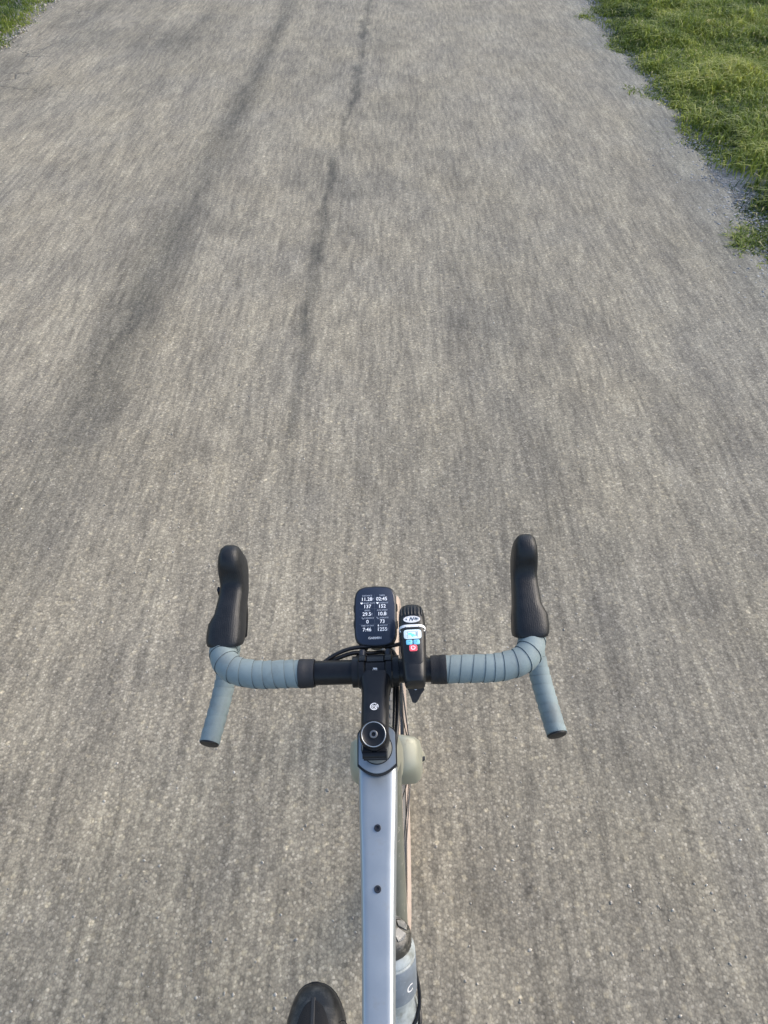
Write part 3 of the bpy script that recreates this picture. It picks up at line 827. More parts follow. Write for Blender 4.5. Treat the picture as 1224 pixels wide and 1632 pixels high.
# ---- handlebar
def barpath(s):
    P = [(0, 0, 0), (.06, 0, 0), (.12, 0, 0), (.150, .0, 0), (.172, .003, 0), (.1925, .010, .001), (.2055, .025, .002), (.2100, .046, .002), (.2110, .068, -.001), (.212, .085, -.012), (.216, .093, -.034),
         (.221, .090, -.062), (.227, .074, -.089), (.233, .046, -.108), (.239, .010, -.118), (.2455, -.034, -.124)]
    return [B + Vector((s * x, y, z)) for x, y, z in P]
def barrad(x): return .0159 if x < .1 else .0135
hb = MB()
for s in (1, -1):
    P = catmull(barpath(s), 6)
    hb.tube(P, [.0159 if i < 9 else .0120 for i in range(len(P))], 24, caps=(False, True))
bar = hb.build('handlebar', M['black_alloy'], bike)
def tape(s, x_start, hand, seed):
    r = random.Random(seed)
    P = catmull(barpath(s), 14)
    D = [0]
    for a, b in zip(P, P[1:]): D.append(D[-1] + (b - a).length)
    FR = frames(P); Ltot = D[-1]
    D = np.array(D)
    def at(q):
        q = min(max(q, 0), Ltot - 1e-6); i = int(np.searchsorted(D, q) - 1); i = max(0, min(i, len(P) - 2))
        f = (q - D[i]) / (D[i + 1] - D[i])
        p = P[i].lerp(P[i + 1], f); a = FR[i][1].lerp(FR[i + 1][1], f).normalized(); b = FR[i][2].lerp(FR[i + 1][2], f).normalized()
        return p, a, b
    def rad(q):                                      # fatter on the tops, slimmer on the drops
        return float(np.interp(q, [0, .19, .26, .34, Ltot], [.0168, .0174, .0176, .0142, .0132]))
    mb = MB(); n = 40
    q = x_start; V_ = []; F_ = []; Mi = []
    pitch = .0165; k = 0
    # smoothly jittered pitch, dense helix
    turns = int((Ltot - x_start - .004) / .0150)
    pts = [x_start - .012]
    while pts[-1] < Ltot - .004: pts.append(pts[-1] + r.uniform(.0112, .0190))
    pts = np.array(pts)
    for j in range((len(pts) - 1) * n + 1):
        t = j / n; i = min(int(t), len(pts) - 2); f = t - i
        sq = pts[i] * (1 - f) + pts[i + 1] * f
        nx_ = (pts[min(i + 1, len(pts) - 1)] * (1 - f) + pts[min(i + 2, len(pts) - 1)] * f)
        wd = max(nx_ - sq, .006)
        th = hand * 2 * math.pi * t + .6
        row = []
        for du, rr in ((0, .0004), (.0002, .0015), (wd * .35, .0014), (wd * .75, .0009), (wd * 1.06, .0003)):
            qq = sq + du
            p, a, b = at(max(qq, x_start)); ro = rad(qq) + rr
            row.append(p + (a * math.cos(th) + b * math.sin(th)) * ro)
        V_.append(row)
    m = 5
    for j in range(len(V_) - 1):
        for c in range(m - 1):
            F_.append((j * m + c, j * m + c + 1, (j + 1) * m + c + 1, (j + 1) * m + c)); Mi.append(1 if c == 0 else 0)
    mb.v = [tuple(v) for row in V_ for v in row]; mb.f = F_; mb.m = Mi
    o = mb.build('bar_tape', [M['tape'], M['tape_edge']], bar, angle=50)
    # end plug
    p0, p1 = P[-2], P[-1]; ax_ = (p1 - p0).normalized()
    MB().lathe([(.0132, -.004), (.0138, -.0008), (.0130, .0010), (.008, .0016), (.0001, .0018)], p1 + ax_ * .001, ax_, 24).build('end_plug', M['rubber'], bar)
    # finishing tape
    x0 = x_start - .012; f = MB()
    rings = []
    for q_, rr in ((-.006, .0166), (-.006, .0182), (-.002, .0187), (.006, .0188), (.0065, .0191), (.014, .0191), (.0146, .0184), (.0146, .0165)):
        rings.append([B + Vector((s * (x_start + q_ - .002), rr * math.cos(2 * math.pi * j / 32), (rr + (.0006 if .5 < j / 32 < .8 else 0)) * math.sin(2 * math.pi * j / 32))) for j in range(32)])
    f.rings(rings, caps=(False, False)); f.build('finishing_tape', M['fin_tape'], bar)
tape(1, .0800, -1, 3)
tape(-1, .0890, 1, 8)

# ---- brake hoods and levers
def hood(s, yaw):
    secs = [  # y, z, half width, up, down, centre shift outward
        (.046, .002, .0212, .0215, .016, .0025), (.0472, .002, .0232, .0232, .018, .0028), (.052, .0035, .0245, .0248, .026, .0032), (.060, .006, .0248, .0255, .030, .0034), (.074, .010, .0242, .0250, .034, .0030),
        (.086, .0145, .0198, .0232, .038, .0002), (.102, .0195, .0183, .0200, .040, -.0006), (.116, .0225, .0176, .0175, .040, -.0012), (.127, .0270, .0174, .0185, .042, -.0016),
        (.1335, .0350, .0175, .0310, .046, -.0020), (.140, .0440, .0176, .0370, .048, -.0024), (.151, .0510, .0172, .0370, .046, -.0028), (.161, .0555, .0155, .0325, .040, -.0030), (.1665, .0570, .0120, .0270, .030, -.0030), (.169, .0575, .0065, .0180, .018, -.0030)]
    h = MB(); rings = []
    for y, z, hw, ht_, hb_, dx in secs:
        t = (y - .036) / .13
        rings.append(sring(B + Vector((s * (.2045 + dx - yaw * t), y, z)), hw, ht_, hb_, 3.0, 40, (1, 0, 0), Vector((0, float(np.interp(t, [0, .35, .7, 1], [-.95, -.45, -.30, -.32])), 1)).normalized()))
    h.rings(rings)
    ho = h.build('brake_hood', M['hood'], bar, angle=70)
    # lever blade hanging from the front of the hood
    bl = MB(); pts = catmull([(.206, .150, .030), (.207, .163, .005), (.209, .160, -.035), (.213, .148, -.075), (.219, .136, -.110)], 6)
    rings = []
    fr = frames([B + Vector((s * p.x, p.y, p.z)) for p in pts])
    for i, p in enumerate(pts):
        t = i / (len(pts) - 1)
        c = B + Vector((s * p.x, p.y, p.z)); T = fr[i][0]; nv = Vector((1, 0, 0)).cross(T).normalized()
        rings.append(sring(c, .0105 - .002 * t, .0055, .0055, 2.4, 18, (1, 0, 0), nv))
    bl.rings(rings); lv = bl.build('brake_lever', M['black_alloy'], bar)
    sh = MB(); rings = []
    for t, hw in ((0, .004), (.15, .0075), (.6, .009), (.9, .006), (1, .002)):
        c = B + Vector((s * (.2255 + .003 * t), .128 + .016 * t, .022 - .075 * t)); rings.append(sring(c, .002, hw, hw, 2.5, 16, (1, 0, 0), (0, 1, .3)))
    sh.rings(rings); sh.build('shift_paddle', M['black_gloss'], lv)
hood(1, -.0085)
hood(-1, .0005)

# ---- hoses
def hose(pts, r_=.0027):
    MB().tube(catmull(pts, 8), r_, 12).build('cable_hose', M['hose'], bike)
hose([B + Vector(p) for p in ((-.080, .008, -.004), (-.070, .016, .000), (-.054, .026, .003), (-.034, .033, .005), (-.010, .036, .004), (.018, .037, .002), (.045, .042, .0), (.062, .030, -.006), (.075, .012, -.012))])
hose([B + Vector(p) for p in ((-.080, .010, -.010), (-.066, .016, -.004), (-.050, .023, -.001), (-.030, .029, .0), (-.008, .031, -.005), (.014, .034, -.012), (.024, .012, -.024), (.027, -.02, -.030), (.0262, -.055, -.034), (.0225, -.083, -.040), (.0195, -.094, -.052))], .0029)
hose([B + Vector(p) for p in ((.078, .012, -.013), (.055, .024, -.010), (.034, .020, -.018), (.024, -.004, -.026), (.0225, -.04, -.032), (.0205, -.078, -.040), (.0185, -.088, -.052))], .0024)
hose([Vector(p) for p in ((-.030, .47, .80), (-.046, .50, .73), (-.058, .55, .62), (-.066, .60, .50), (-.062, .645, .42))], .0026)

# ---- out-front mount
mt = MB()
for s in (-1, 1):
    mt.torus(B + Vector((s * .0265, 0, 0)), .0178, 0, (1, 0, 0), 32, 0, 0, [(-.0018, -.004), (.0026, -.004), (.0026, .004), (-.0018, .004)])
    mt.tube(catmull([B + Vector((s * .0265, .018, -.006)), B + Vector((s * .022, .032, -.008)), B + Vector((s * .008, .050, -.006))], 5), .0042, 10)
mto = mt.build('computer_mount', M['black_alloy'], bike)
CT = R(19)                                            # tilt of the computer
CC = B + Vector((0, .0755, .0165))
Cm = Matrix.Translation(CC) @ Matrix.Rotation(CT, 4, 'X')
pl = MB(); pl.lathe([(.017, -.016), (.018, -.011), (.018, -.0085)], CC, Cm.to_3x3() @ Vector((0, 0, 1)), 32)
pl.tube([B + Vector((0, .040, -.008)), Cm @ Vector((0, -.012, -.0135))], .0075, 12)
pl.build('mount_plate', M['black_alloy'], mto)

# ---- bottle cage
cg_c = a.lerp(b_, .46) + upv * .027; ca = (a - b_).normalized()
def cg(t, x, u_): return cg_c + ca * t + Vector((x, 0, 0)) + upv * u_
cage = MB(); cage.box((0, 0, 0), (.011, .052, .0025), 0, Matrix.Translation(cg(0, 0, .001)) @ Matrix((Vector((1, 0, 0)), ca, upv)).transposed().to_4x4())
for s in (-1, 1):
    cage.tube(catmull([cg(.035, s * .008, .003), cg(.02, s * .028, .010), cg(-.02, s * .0395, .036), cg(-.045, s * .034, .058), cg(-.055, s * .016, .074), cg(-.058, 0, .0790)], 6), .0028, 8)
    cage.tube(catmull([cg(-.03, s * .008, .003), cg(-.045, s * .028, .010), cg(-.06, s * .0395, .038), cg(-.078, s * .030, .060), cg(-.085, 0, .070)], 6), .0028, 8)
cage.build('bottle_cage', M['black_alloy'], bike)

# ------------------------------------------------------------------ things carried on the bicycle (world placed, so that they stay things of their own)
BW = bike.matrix_basis.copy() if False else (Matrix.Translation(ROOT) @ Matrix.Rotation(R(LEAN), 4, 'Y'))

# ---- cycling computer
M['glass_dark'] = simple('screen_glass', (.022, .030, .052), .13, noise=.06, spec=.5, coat=.4)
M['case'] = simple('computer_case', (.014, .015, .018), .32, noise=.1)
M['screen_white'] = simple('screen_white', (.82, .85, .90), .5, noise=.01, emit=.12)
M['screen_grey'] = simple('screen_grey', (.36, .40, .47), .5, noise=.01, emit=.05)
comp = empty('bike_computer', (BW @ Cm).to_translation(), (BW @ Cm).to_euler())
tag(comp, 'black cycling computer with white ride figures on its dark screen', 'computer')
ow, oh = .0292, .0425
def arched(o, hw, k=.085): return [(x, y * (1.012 - k * (x / hw) ** 2)) for x, y in o]
c = MB(); prism(c, arched(soutline(ow, oh, 5.6, 64), ow), [(-.0085, .006), (-.0068, .0016), (-.002, .0), (.0028, .0), (.0046, .0012), (.0050, .0022)])
case_o = c.build('case', M['case'], comp, angle=40)
c = MB(); prism(c, arched(soutline(ow - .0024, oh - .0024, 5.6, 64), ow), [(.0045, 0), (.0053, .0001), (.0056, .0007)])
scr = c.build('screen', M['glass_dark'], comp, angle=30)
for sx_, y in ((-1, .012), (-1, -.010), (1, .012), (1, -.012)):
    b = MB(); prism(b, soutline(.0012, .0052, 4, 16), [(-.0018, 0), (.0018, 0)], 0, Matrix.Translation((sx_ * .0292, y, -.001)))
    b.build('side_button', M['rubber'], case_o)
def cu_(x): return (x - 382) / 615 * .0578
def cv_(y): return (478 - y) / 870 * .085
big, small = [], []
rows = [(238, '11.28', '02:45'), (345, '137', '152'), (455, '29.5', '10.8'), (565, '0', '73'), (677, '7:46', '1255')]
labs = [(186, 'DISTANCE', 'TIMER'), (295, 'HEART RATE', 'AVERAGE'), (402, 'SPEED', 'AVG SPEED'), (512, 'CADENCE', 'AVERAGE'), (621, 'TIME OF DAY', 'ASCENT')]
for y, l_, r_ in rows:
    big += [(l_, (.0070), cu_(258 if len(l_) > 3 else 266), cv_(y), 'CENTER', .00006, 0), (r_, .0070, cu_(478 if len(r_) > 3 else 482), cv_(y), 'CENTER', .00008, 0)]
for i, (y, l_, r_) in enumerate(labs):
    ic = .0022 if i in (1, 3) else 0
    small += [(l_, .00290, cu_(266) + ic, cv_(y), 'CENTER', .00004, 0), (r_, .00290, cu_(484) + (ic if i != 4 else .0018), cv_(y), 'CENTER', .00004, 0)]
for y, x, t in ((228, 350, 'm'), (248, 350, 'i'), (445, 332, 'm'), (465, 332, 'h'), (445, 546, 'm'), (465, 546, 'h'), (668, 560, 'f'), (688, 560, 't'), (228, 400, '1')):
    small.append((t, .0026, cu_(x), cv_(y), 'CENTER', .00005, 0))
V_, F_ = text_mesh(big); t = MB().add([(x, y, .00575) for x, y, z in V_], F_)
for x, y in ((183, 295), (415, 295)):                 # heart icons
    cx, cy_ = cu_(x), cv_(y); o = []
    for j in range(24):
        a_ = 2 * math.pi * j / 24
        o.append((cx + .0017 * math.sin(a_) ** 3, cy_ + .0017 * (13 * math.cos(a_) - 5 * math.cos(2 * a_) - 2 * math.cos(3 * a_) - math.cos(4 * a_)) / 16, .00575))
    t.add(o, [tuple(range(24))])
cx, cy_ = cu_(424), cv_(621)                          # arrow icon
t.add([(cx - .0012, cy_, .00575), (cx + .0012, cy_, .00575), (cx, cy_ + .0016, .00575), (cx - .0005, cy_, .00575), (cx - .0005, cy_ - .0014, .00575), (cx + .0005, cy_ - .0014, .00575), (cx + .0005, cy_, .00575)], [(0, 1, 2), (3, 4, 5, 6)])
t.build('figures', M['screen_white'], scr, smooth=False)
V_, F_ = text_mesh([('GARMIN', .0042, cu_(372), cv_(797), 'CENTER', .0001, 0)])
MB().add([(x * 1.12, y, .00575) for x, y, z in V_], F_).build('wordmark', M['white_print'], scr, smooth=False)
V_, F_ = text_mesh(small); t = MB().add([(x, y, .00575) for x, y, z in V_], F_)
for x, y in ((196, 512), (412, 512)):                 # crank icons
    Mx = Matrix.Translation((cu_(x), cv_(y), .00575))
    arc(t, .0004, .0008, 0, 360, Mx @ Matrix.Translation((-.0006, .0006, 0)), 10); arc(t, .0004, .0009, 0, 360, Mx @ Matrix.Translation((.0008, -.0007, 0)), 10)
    t.add([Mx @ Vector(v) for v in ((-.0004, .0001, 0), (0, .0004, 0), (.0006, -.0002, 0), (.0002, -.0005, 0))], [(0, 1, 2, 3)])
t.build('captions', M['screen_grey'], scr, smooth=False)
t = MB()
z = .00570
def bar2(x0, y0, x1, y1): t.add([(x0, y0, z), (x1, y0, z), (x1, y1, z), (x0, y1, z)], [(0, 1, 2, 3)])
M['screen_line'] = simple('screen_line', (.10, .12, .16), .4, noise=.01)
bar2(cu_(372) - .00012, cv_(715), cu_(372) + .00012, cv_(165))
for y in (270, 378, 488, 597): bar2(cu_(150), cv_(y) - .0001, cu_(600), cv_(y) + .0001)
t.build('grid_lines', M['screen_line'], scr, smooth=False)

# ---- headlight
M['lamp_body'] = simple('lamp_body', (.011, .012, .014), .38, noise=.12, bump=.08, bscale=600)
M['lamp_band'] = simple('lamp_band', (.82, .82, .82), .4, .0, noise=.03)
M['lcd'] = simple('lcd', (.55, .66, .70), .25, noise=.1, nscale=300, emit=.18)
M['lcd_cyan'] = simple('lcd_cyan', (.12, .62, .62), .3, noise=.05, emit=.3)
M['lcd_grey'] = simple('lcd_grey', (.30, .38, .44), .3, noise=.05, emit=.08)
M['btn_blue'] = simple('button_blue', (.16, .48, .68), .35, noise=.08, emit=.22)
M['btn_red'] = simple('button_red', (.75, .10, .13), .35, noise=.05, emit=.25)
M['btn_face'] = simple('button_mark', (.05, .08, .12), .4)
M['lens'] = simple('lamp_lens', (.5, .52, .54), .12, noise=.02)
LC = B + Vector((.0505, .004, .0385))
Lm = Matrix.Translation(LC) @ Matrix.Rotation(R(4), 4, 'X') @ Matrix.Rotation(R(1.0), 4, 'Z')
lamp = empty('bike_light', (BW @ Lm).to_translation(), (BW @ Lm).to_euler())
tag(lamp, 'black handlebar headlight with ribbed head, blue buttons and a red power button', 'headlight')
def lsec(y, hw, ht_, hb_, e=3.6, n=44): return sring((0, y, 0), hw, ht_, hb_, e, n)
b = MB(); b.rings([lsec(-.0470, .0110, .0105, .010), (lsec(-.0458, .0124, .0130, .012)), lsec(-.040, .0136, .0158, .014), lsec(-.028, .0146, .0172, .015), lsec(-.005, .0160, .0180, .0155), lsec(.012, .0168, .0184, .016), lsec(.0262, .0172, .0184, .0162)])
body = b.build('body', M['lamp_body'], lamp, angle=45)
b = MB(); b.rings([lsec(.0252, .0166, .0178, .0158), lsec(.0254, .0175, .0189, .0165), lsec(.0290, .0175, .0189, .0165), lsec(.0292, .0166, .0178, .0158)]); b.build('band', M['lamp_band'], lamp)
b = MB(); b.rings([lsec(.0286, .0173, .0186, .0164), lsec(.036, .0175, .0186, .0165), lsec(.048, .0172, .0182, .0163, 2.8), lsec(.056, .0163, .0170, .0155, 2.6), lsec(.0605, .0150, .0154, .0142, 2.5), lsec(.0620, .0136, .0140, .013, 2.4)])
head = b.build('head', M['lamp_body'], lamp, angle=60)
b = MB(); b.rings([lsec(.0622, .0130, .0134, .0124, 2.4), lsec(.0628, .0118, .012, .011, 2.3)]); b.build('lens', M['lens'], head)
rib = None
for i in range(7):                                    # raised cooling ribs round the head
    x = (i - 3) * .0043
    zt = .0187 * max(0, 1 - (abs(x) / .0178) ** 2.8) ** (1 / 2.8)
    MB().tube(catmull([(x, .0425, zt - .0012), (x, .0455, zt + .0004), (x, .053, zt - .0010), (x * .94, .0590, zt * .87 - .0012)], 4), [.0006] + [.0012] * 11 + [.0007], 8).build('cooling_rib', M['lamp_body'], head)
# oval badge
Mz = Matrix.Translation((0, .0365, .01885))
bd = MB(); prism(bd, soutline(.0108, .0049, 2.0, 40), [(-.0006, 0), (.0004, 0)], 0, Mz); badge = bd.build('badge', M['white_print'], head)
bt = MB(); Mz2 = Matrix.Translation((0, .0365, .01945))
V_, F_ = text_mesh([('N', .0072, -.0012, 0, 'CENTER', .0003, .45), ('R', .0050, .0042, .0001, 'CENTER', .00022, .45)])
bt.add([Mz2 @ Vector(v) for v in V_], F_)
arc(bt, .0085, .0089, 0, 360, Mz2 @ Matrix.Diagonal((1, .40, 1, 1)), 40)
for s_ in (-1, 1):
    bt.add([Mz2 @ Vector((s_ * v[0], v[1], 0)) for v in ((.0080, 0), (.0066, .0014), (.0058, 0), (.0066, -.0014))], [(0, 1, 2, 3)])
bt.build('badge_letters', M['btn_face'], badge, smooth=False)
for s_ in (-1, 1):
    MB().lathe([(.0013, 0), (.0012, .0012), (.0001, .0016)], (s_ * .0145, .0222, .0128), (s_ * .6, 0, .8), 12).build('side_lens', M['lamp_band'], body)
# control panel
zt = .0182
pn = MB(); prism(pn, soutline(.0128, .0275, 4.5, 40), [(-.003, 0), (.0002, 0), (.0008, .0008)], 0, Matrix.Translation((0, .0005, .0172)) @ Matrix.Rotation(R(1.2), 4, 'X'))
panel = pn.build('panel', M['lamp_body'], lamp, angle=50)
def key(name, x, y, hw, hh, mat, h=.0012, e=5):
    k = MB(); prism(k, soutline(hw, hh, e, 32), [(0, 0), (h * .7, 0), (h, .0005)], 0, Matrix.Translation((x, y, .0176 + .02 * y)))
    return k.build(name, mat, panel, angle=40)
lcd = key('display', 0, .0148, .0112, .0068, M['lcd'], .0010)
lz = .0176 + .02 * .0148 + .00105
ld = MB()
for x0, x1, y0, y1 in ((-.0056, -.001, .0150, .0166), (-.003, .002, .0138, .0150), (-.002, .004, .0122, .0136), (-.0056, -.0035, .0136, .0146), (-.001, .001, .0108, .0120)):
    ld.add([(x0, y0, lz), (x1, y0, lz), (x1, y1, lz), (x0, y1, lz)], [(0, 1, 2, 3)])
ld.build('display_digits', M['lcd_cyan'], lcd, smooth=False)
ld = MB()
for x0, x1, y0, y1 in ((-.0068, .0068, .0182, .0190), (-.0068, -.0062, .0100, .0182), (.0062, .0068, .0100, .0182), (.0040, .0060, .0120, .0175)):
    ld.add([(x0, y0, lz), (x1, y0, lz), (x1, y1, lz), (x0, y1, lz)], [(0, 1, 2, 3)])
ld.build('display_frame', M['lcd_grey'], lcd, smooth=False)
k1 = key('minus_button', -.0046, .0036, .0040, .0034, M['btn_blue']); k2 = key('plus_button', .0046, .0036, .0040, .0034, M['btn_blue'])
zz = .0176 + .02 * .004 + .00125
MB().add([(-.0054, .0043, zz), (-.0030, .0043, zz), (-.0030, .0050, zz), (-.0054, .0050, zz)], [(0, 1, 2, 3)]).build('mark', M['btn_face'], k1, smooth=False)
MB().add([(.0030 + .0008, .0043, zz), (.0052, .0043, zz), (.0052, .0049, zz), (.0038, .0049, zz), (.0042, .0039, zz + .00003), (.0048, .0039, zz + .00003), (.0048, .0053, zz + .00003), (.0042, .0053, zz + .00003)], [(0, 1, 2, 3), (4, 5, 6, 7)]).build('mark', M['btn_face'], k2, smooth=False)
k3 = key('power_button', 0, -.0046, .0050, .0045, M['btn_red'], .0014)
Mz = Matrix.Translation((0, -.0046, .0176 - .02 * .0046 + .00146))
pw = MB(); arc(pw, .0017, .0030, -235, 55, Mz); pw.add([Mz @ Vector(v) for v in ((-.0005, .001, 0), (.0005, .001, 0), (.0005, .0033, 0), (-.0005, .0033, 0))], [(0, 1, 2, 3)])
pw.build('power_mark', M['white_print'], k3, smooth=False)
# strap round the bar and its pull tab
Li = Lm.inverted()
sp = MB()
rings = []
for x in (-.0085, .0085):
    rings.append(x)
bc = Li @ (B + Vector((.0505, 0, 0)))
sp.torus(bc, .0172, 0, (1, 0, 0), 36, 0, 0, [(-.001, -.009), (.0018, -.009), (.0018, .009), (-.001, .009)])
sp.box((0, 0, 0), (.0085, .011, .006), 0, Matrix.Translation(bc + Vector((0, 0, .0185))))
strap = sp.build('strap', M['rubber'], lamp)
tb = MB()
o = [(-.0125, .010), (.0125, .010), (.0130, .002), (.0112, -.004), (.0118, -.0075), (.0075, -.0125), (.0020, -.0215), (-.0005, -.0235), (-.0045, -.0225), (-.0058, -.0175), (-.0090, -.008), (-.0115, -.002)]
Mt = Matrix.Translation(bc + Vector((0, -.0235, .0075))) @ Matrix.Rotation(R(28), 4, 'X')
vs_ = [Mt @ Vector((x, y, z_)) for z_ in (-.0022, .0022) for x, y in o]
k_ = len(o)
tb.add(vs_, [tuple(reversed(range(k_))), tuple(range(k_, 2 * k_))] + [(j, (j + 1) % k_, k_ + (j + 1) % k_, k_ + j) for j in range(k_)])
tab = tb.build('strap_tab', M['rubber'], lamp, angle=30)
MB().lathe([(.0019, 0), (.0019, .0004), (.0001, .0005)], Mt @ Vector((.0005, -.0055, .0022)), Mt.to_3x3() @ Vector((0, 0, 1)), 14).build('stud', M['steel'], tab)

# ---- water bottle
def bottle_mat():
    m, nt, p = nmat('bottle_plastic')
    p.inputs['Base Color'].default_value = (.40, .44, .45, 1); p.inputs['Roughness'].default_value = .35
    p.inputs['Subsurface Weight'].default_value = .3; p.inputs['Subsurface Radius'].default_value = (.01, .01, .01)
    tc = N(nt, 'ShaderNodeTexCoord'); nz = N(nt, 'ShaderNodeTexNoise', inp={'Scale': 28.0, 'Detail': 6.0, 'Roughness': .65}); nt.links.new(tc.outputs['Object'], nz.inputs['Vector'])
    r_ = ramp(nt, [(.35, (.20, .215, .20)), (.5, (.36, .40, .41)), (.7, (.50, .54, .56))]); nt.links.new(nz.outputs['Fac'], r_.inputs[0]); nt.links.new(r_.outputs[0], p.inputs['Base Color'])
    return m
M['bottle'] = bottle_mat()
M['sleeve'] = simple('bottle_sleeve', (.17, .20, .235), .42, noise=.2, nscale=40, dirt=(.36, .40, .42), dirt_scale=90, dirt_lo=.58, dirt_hi=.78)
M['cap_dark'] = simple('bottle_cap', (.035, .034, .030), .4, noise=.3, dirt=(.22, .21, .18), dirt_scale=130, dirt_lo=.5, dirt_hi=.7)
M['cap_grey'] = simple('cap_ridges', (.16, .16, .155), .35, noise=.3, dirt=(.34, .33, .30), dirt_scale=150, dirt_lo=.5, dirt_hi=.65)
bt_c = cg(-.088, 0, .0385)
Bm = Matrix.Translation(bt_c) @ Matrix((Vector((1, 0, 0)), ca.cross(Vector((1, 0, 0))), ca)).transposed().to_4x4()
bot = empty('water_bottle', (BW @ Bm).to_translation(), (BW @ Bm).to_euler())
tag(bot, 'muddy frosted water bottle with dark cap held below the silver top tube', 'bottle')
br = .0365
bb = MB().lathe([(.030, .002), (br - .002, .004), (br, .010), (br, .052), (br - .004, .060), (br - .004, .072), (br, .080), (br, .1385), (br - .002, .1395), (br - .002, .1425), (br, .1435), (br - .001, .149), (br - .006, .1535), (br - .007, .156)], (0, 0, 0), (0, 0, 1), 48)
bo = bb.build('body', M['bottle'], bot)
MB().lathe([(br + .0002, .082), (br + .0005, .083), (br + .0005, .1360), (br + .0002, .1370)], (0, 0, 0), (0, 0, 1), 48, caps=(False, False)).build('sleeve', M['sleeve'], bo)
cp = MB(); nn = 60
prof = [(br - .0055, .1545), (br - .0045, .156), (br - .0045, .170), (br - .007, .174), (br - .013, .178), (.014, .183), (.0105, .186), (.0105, .191), (.0001, .191)]
rings = []
for i, (rr, h_) in enumerate(prof):
    rings.append([Vector(((rr - (.0008 if i in (1, 2) and j % 2 else 0)) * math.cos(2 * math.pi * j / nn), (rr - (.0008 if i in (1, 2) and j % 2 else 0)) * math.sin(2 * math.pi * j / nn), h_)) for j in range(nn)])
cp.rings(rings); cpo = cp.build('cap', M['cap_dark'], bot, angle=30)
for k in range(7):
    th = 2 * math.pi * (k + .3) / 7; w_ = .33
    o_ = [(.0150, -w_), (.0260, -w_), (.0275, 0), (.0260, w_), (.0150, w_)]
    z_ = [.1838, .1768, .1758, .1768, .1838]
    lo = [(r_ * math.cos(th + a_), r_ * math.sin(th + a_), z2) for (r_, a_), z2 in zip(o_, z_)]
    hi = [(x_, y_, z2 + .0016) for x_, y_, z2 in lo]
    MB().add(lo + hi, [(0, 1, 2, 3, 4), (5, 6, 7, 8, 9)] + [(q, (q + 1) % 5, 5 + (q + 1) % 5, 5 + q) for q in range(5)]).build('cap_ridge', M['cap_grey'], cpo, smooth=False)
MB().lathe([(.0095, .190), (.0095, .198), (.0112, .200), (.0105, .2075), (.006, .2095), (.0001, .2095)], (0, 0, 0), (0, 0, 1), 28).build('nozzle', M['bottle'], cpo)
cl = MB()
V_, F_ = text_mesh([('C', .017, 0, 0, 'CENTER', .0002, 0)])
# wrap the printed letter round the sleeve on its right upper side
vv = []
for x, y, z in V_:
    ang = R(-42) + x / br
    vv.append(((br + .0009) * math.cos(ang), (br + .0009) * math.sin(ang), .103 + y))
cl.add(vv, F_).build('letter', M['white_print'], bo, smooth=False)

# ---- cycling shoe on the left pedal
M['shoe'] = simple('shoe_upper', (.010, .0115, .014), .42, noise=.35, nscale=35, bump=.4, bscale=260, dirt=(.085, .085, .08), dirt_scale=55, dirt_lo=.50, dirt_hi=.78)
M['shoe_mesh'] = simple('shoe_mesh', (.006, .0065, .0085), .8, noise=.3, bump=.5, bscale=600)
M['shoe_strip'] = simple('shoe_strip', (.022, .024, .028), .6, noise=.2)
M['shoe_sole'] = simple('shoe_sole', (.014, .014, .014), .7)
dl = Vector((0, math.cos(CA), math.sin(CA))); pe = BB + dl * .172 + Vector((-.134, 0, 0))
Sm = Matrix.Translation(pe + Vector((-.028, 0, .0095))) @ Matrix.Rotation(R(4), 4, 'Z') @ Matrix.Rotation(R(-2), 4, 'X')
shoe = empty('cycling_shoe', (BW @ Sm).to_translation(), (BW @ Sm).to_euler())
tag(shoe, 'scuffed black cycling shoe resting on the left pedal', 'shoe')
TIP = .094
PR = [(a_, b_s * 1.07, c_, d_) for a_, b_s, c_, d_ in [(0, .004, .020, .0), (.003, .016, .026, .0), (.010, .0270, .034, .001), (.020, .0352, .041, .002), (.035, .0430, .048, .002), (.055, .0495, .055, .002), (.080, .0530, .064, .001), (.110, .0500, .075, 0), (.140, .0440, .088, 0), (.170, .0400, .100, 0), (.200, .0375, .104, 0), (.235, .0360, .100, 0), (.262, .0300, .094, 0), (.276, .0180, .086, 0), (.280, .006, .078, 0)]]
up_ = MB(); rings = []
for d, hw, top, dx in PR:
    rings.append(sring((dx, TIP - d, .014), hw, top - .014, .010, 2.5, 40))
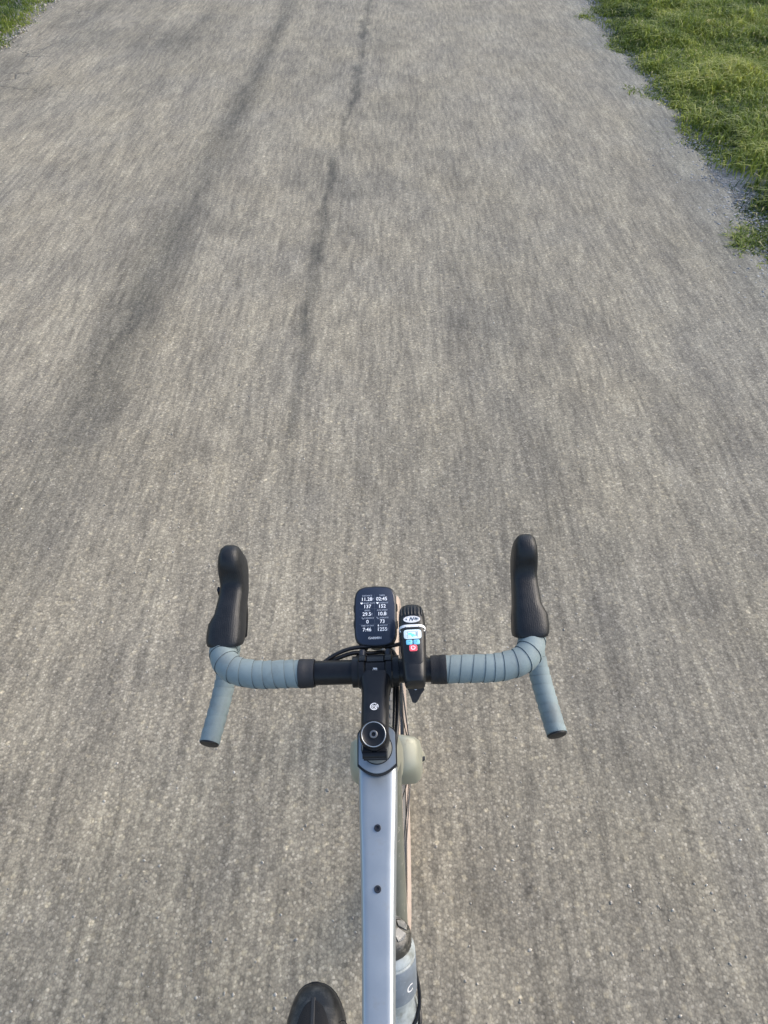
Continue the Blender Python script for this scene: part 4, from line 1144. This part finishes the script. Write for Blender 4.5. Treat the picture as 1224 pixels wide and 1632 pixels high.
up_.rings(rings); uo = up_.build('upper', M['shoe'], shoe, angle=60)
so = MB(); rings = []
for d, hw, top, dx in PR:
    lift = .010 * max(0, 1 - d / .06) ** 2
    rings.append(sring((dx, TIP - d + .001, .0065 + lift), hw + .0022, .0068, .0065, 4.0, 32))
so.rings(rings); so.build('sole', M['shoe_sole'], shoe, angle=60)
def topz(d, x):
    hw = np.interp(d, [p[0] for p in PR], [p[1] for p in PR]); tp = np.interp(d, [p[0] for p in PR], [p[2] for p in PR]) - .014
    return .014 + tp * max(0, 1 - (abs(x) / hw) ** 2.5) ** (1 / 2.5)
def patch(name, dl_, widths, mat, lift, ncol=9):
    p_ = MB(); vs_ = []
    for d, w in zip(dl_, widths):
        for k in range(ncol):
            x = -w + 2 * w * k / (ncol - 1)
            vs_.append((x + .001, TIP - d, topz(d, x) + lift * (1 - .75 * (abs(x) / max(w, 1e-5)) ** 6)))
    fs = [(i * ncol + k, i * ncol + k + 1, (i + 1) * ncol + k + 1, (i + 1) * ncol + k) for i in range(len(dl_) - 1) for k in range(ncol - 1)]
    return p_.add(vs_, fs).build(name, mat, uo)
patch('tongue', [.034, .038, .046, .058, .075, .10, .13, .16], [.003, .011, .0185, .0245, .030, .032, .030, .027], M['shoe_mesh'], .0016)
patch('centre_strip', [.030, .045, .06, .08, .11, .14], [.0045, .0048, .005, .005, .005, .005], M['shoe_strip'], .0030, 5)
for d in (.085, .110, .135):
    patch('lace_strap', [d - .006, d - .003, d + .003, d + .006], [.033, .033, .033, .033], M['shoe_strip'], .0045, 11)
lp = MB().tube(catmull([(.047, TIP - .074, .040), (.054, TIP - .070, .046), (.0605, TIP - .073, .048), (.0635, TIP - .082, .046), (.059, TIP - .092, .042), (.052, TIP - .097, .036)], 6), .0007, 6)
lp.build('lace_end', M['shoe_sole'], uo)
co = MB().torus((0, 0, 0), 1, .05, (0, 0, 1), 36, 10)
co.v = [(x * .031, TIP - .212 + y * .048, .100 + z * .10 + .006 * y) for x, y, z in co.v]
co.build('collar', M['shoe_mesh'], shoe)
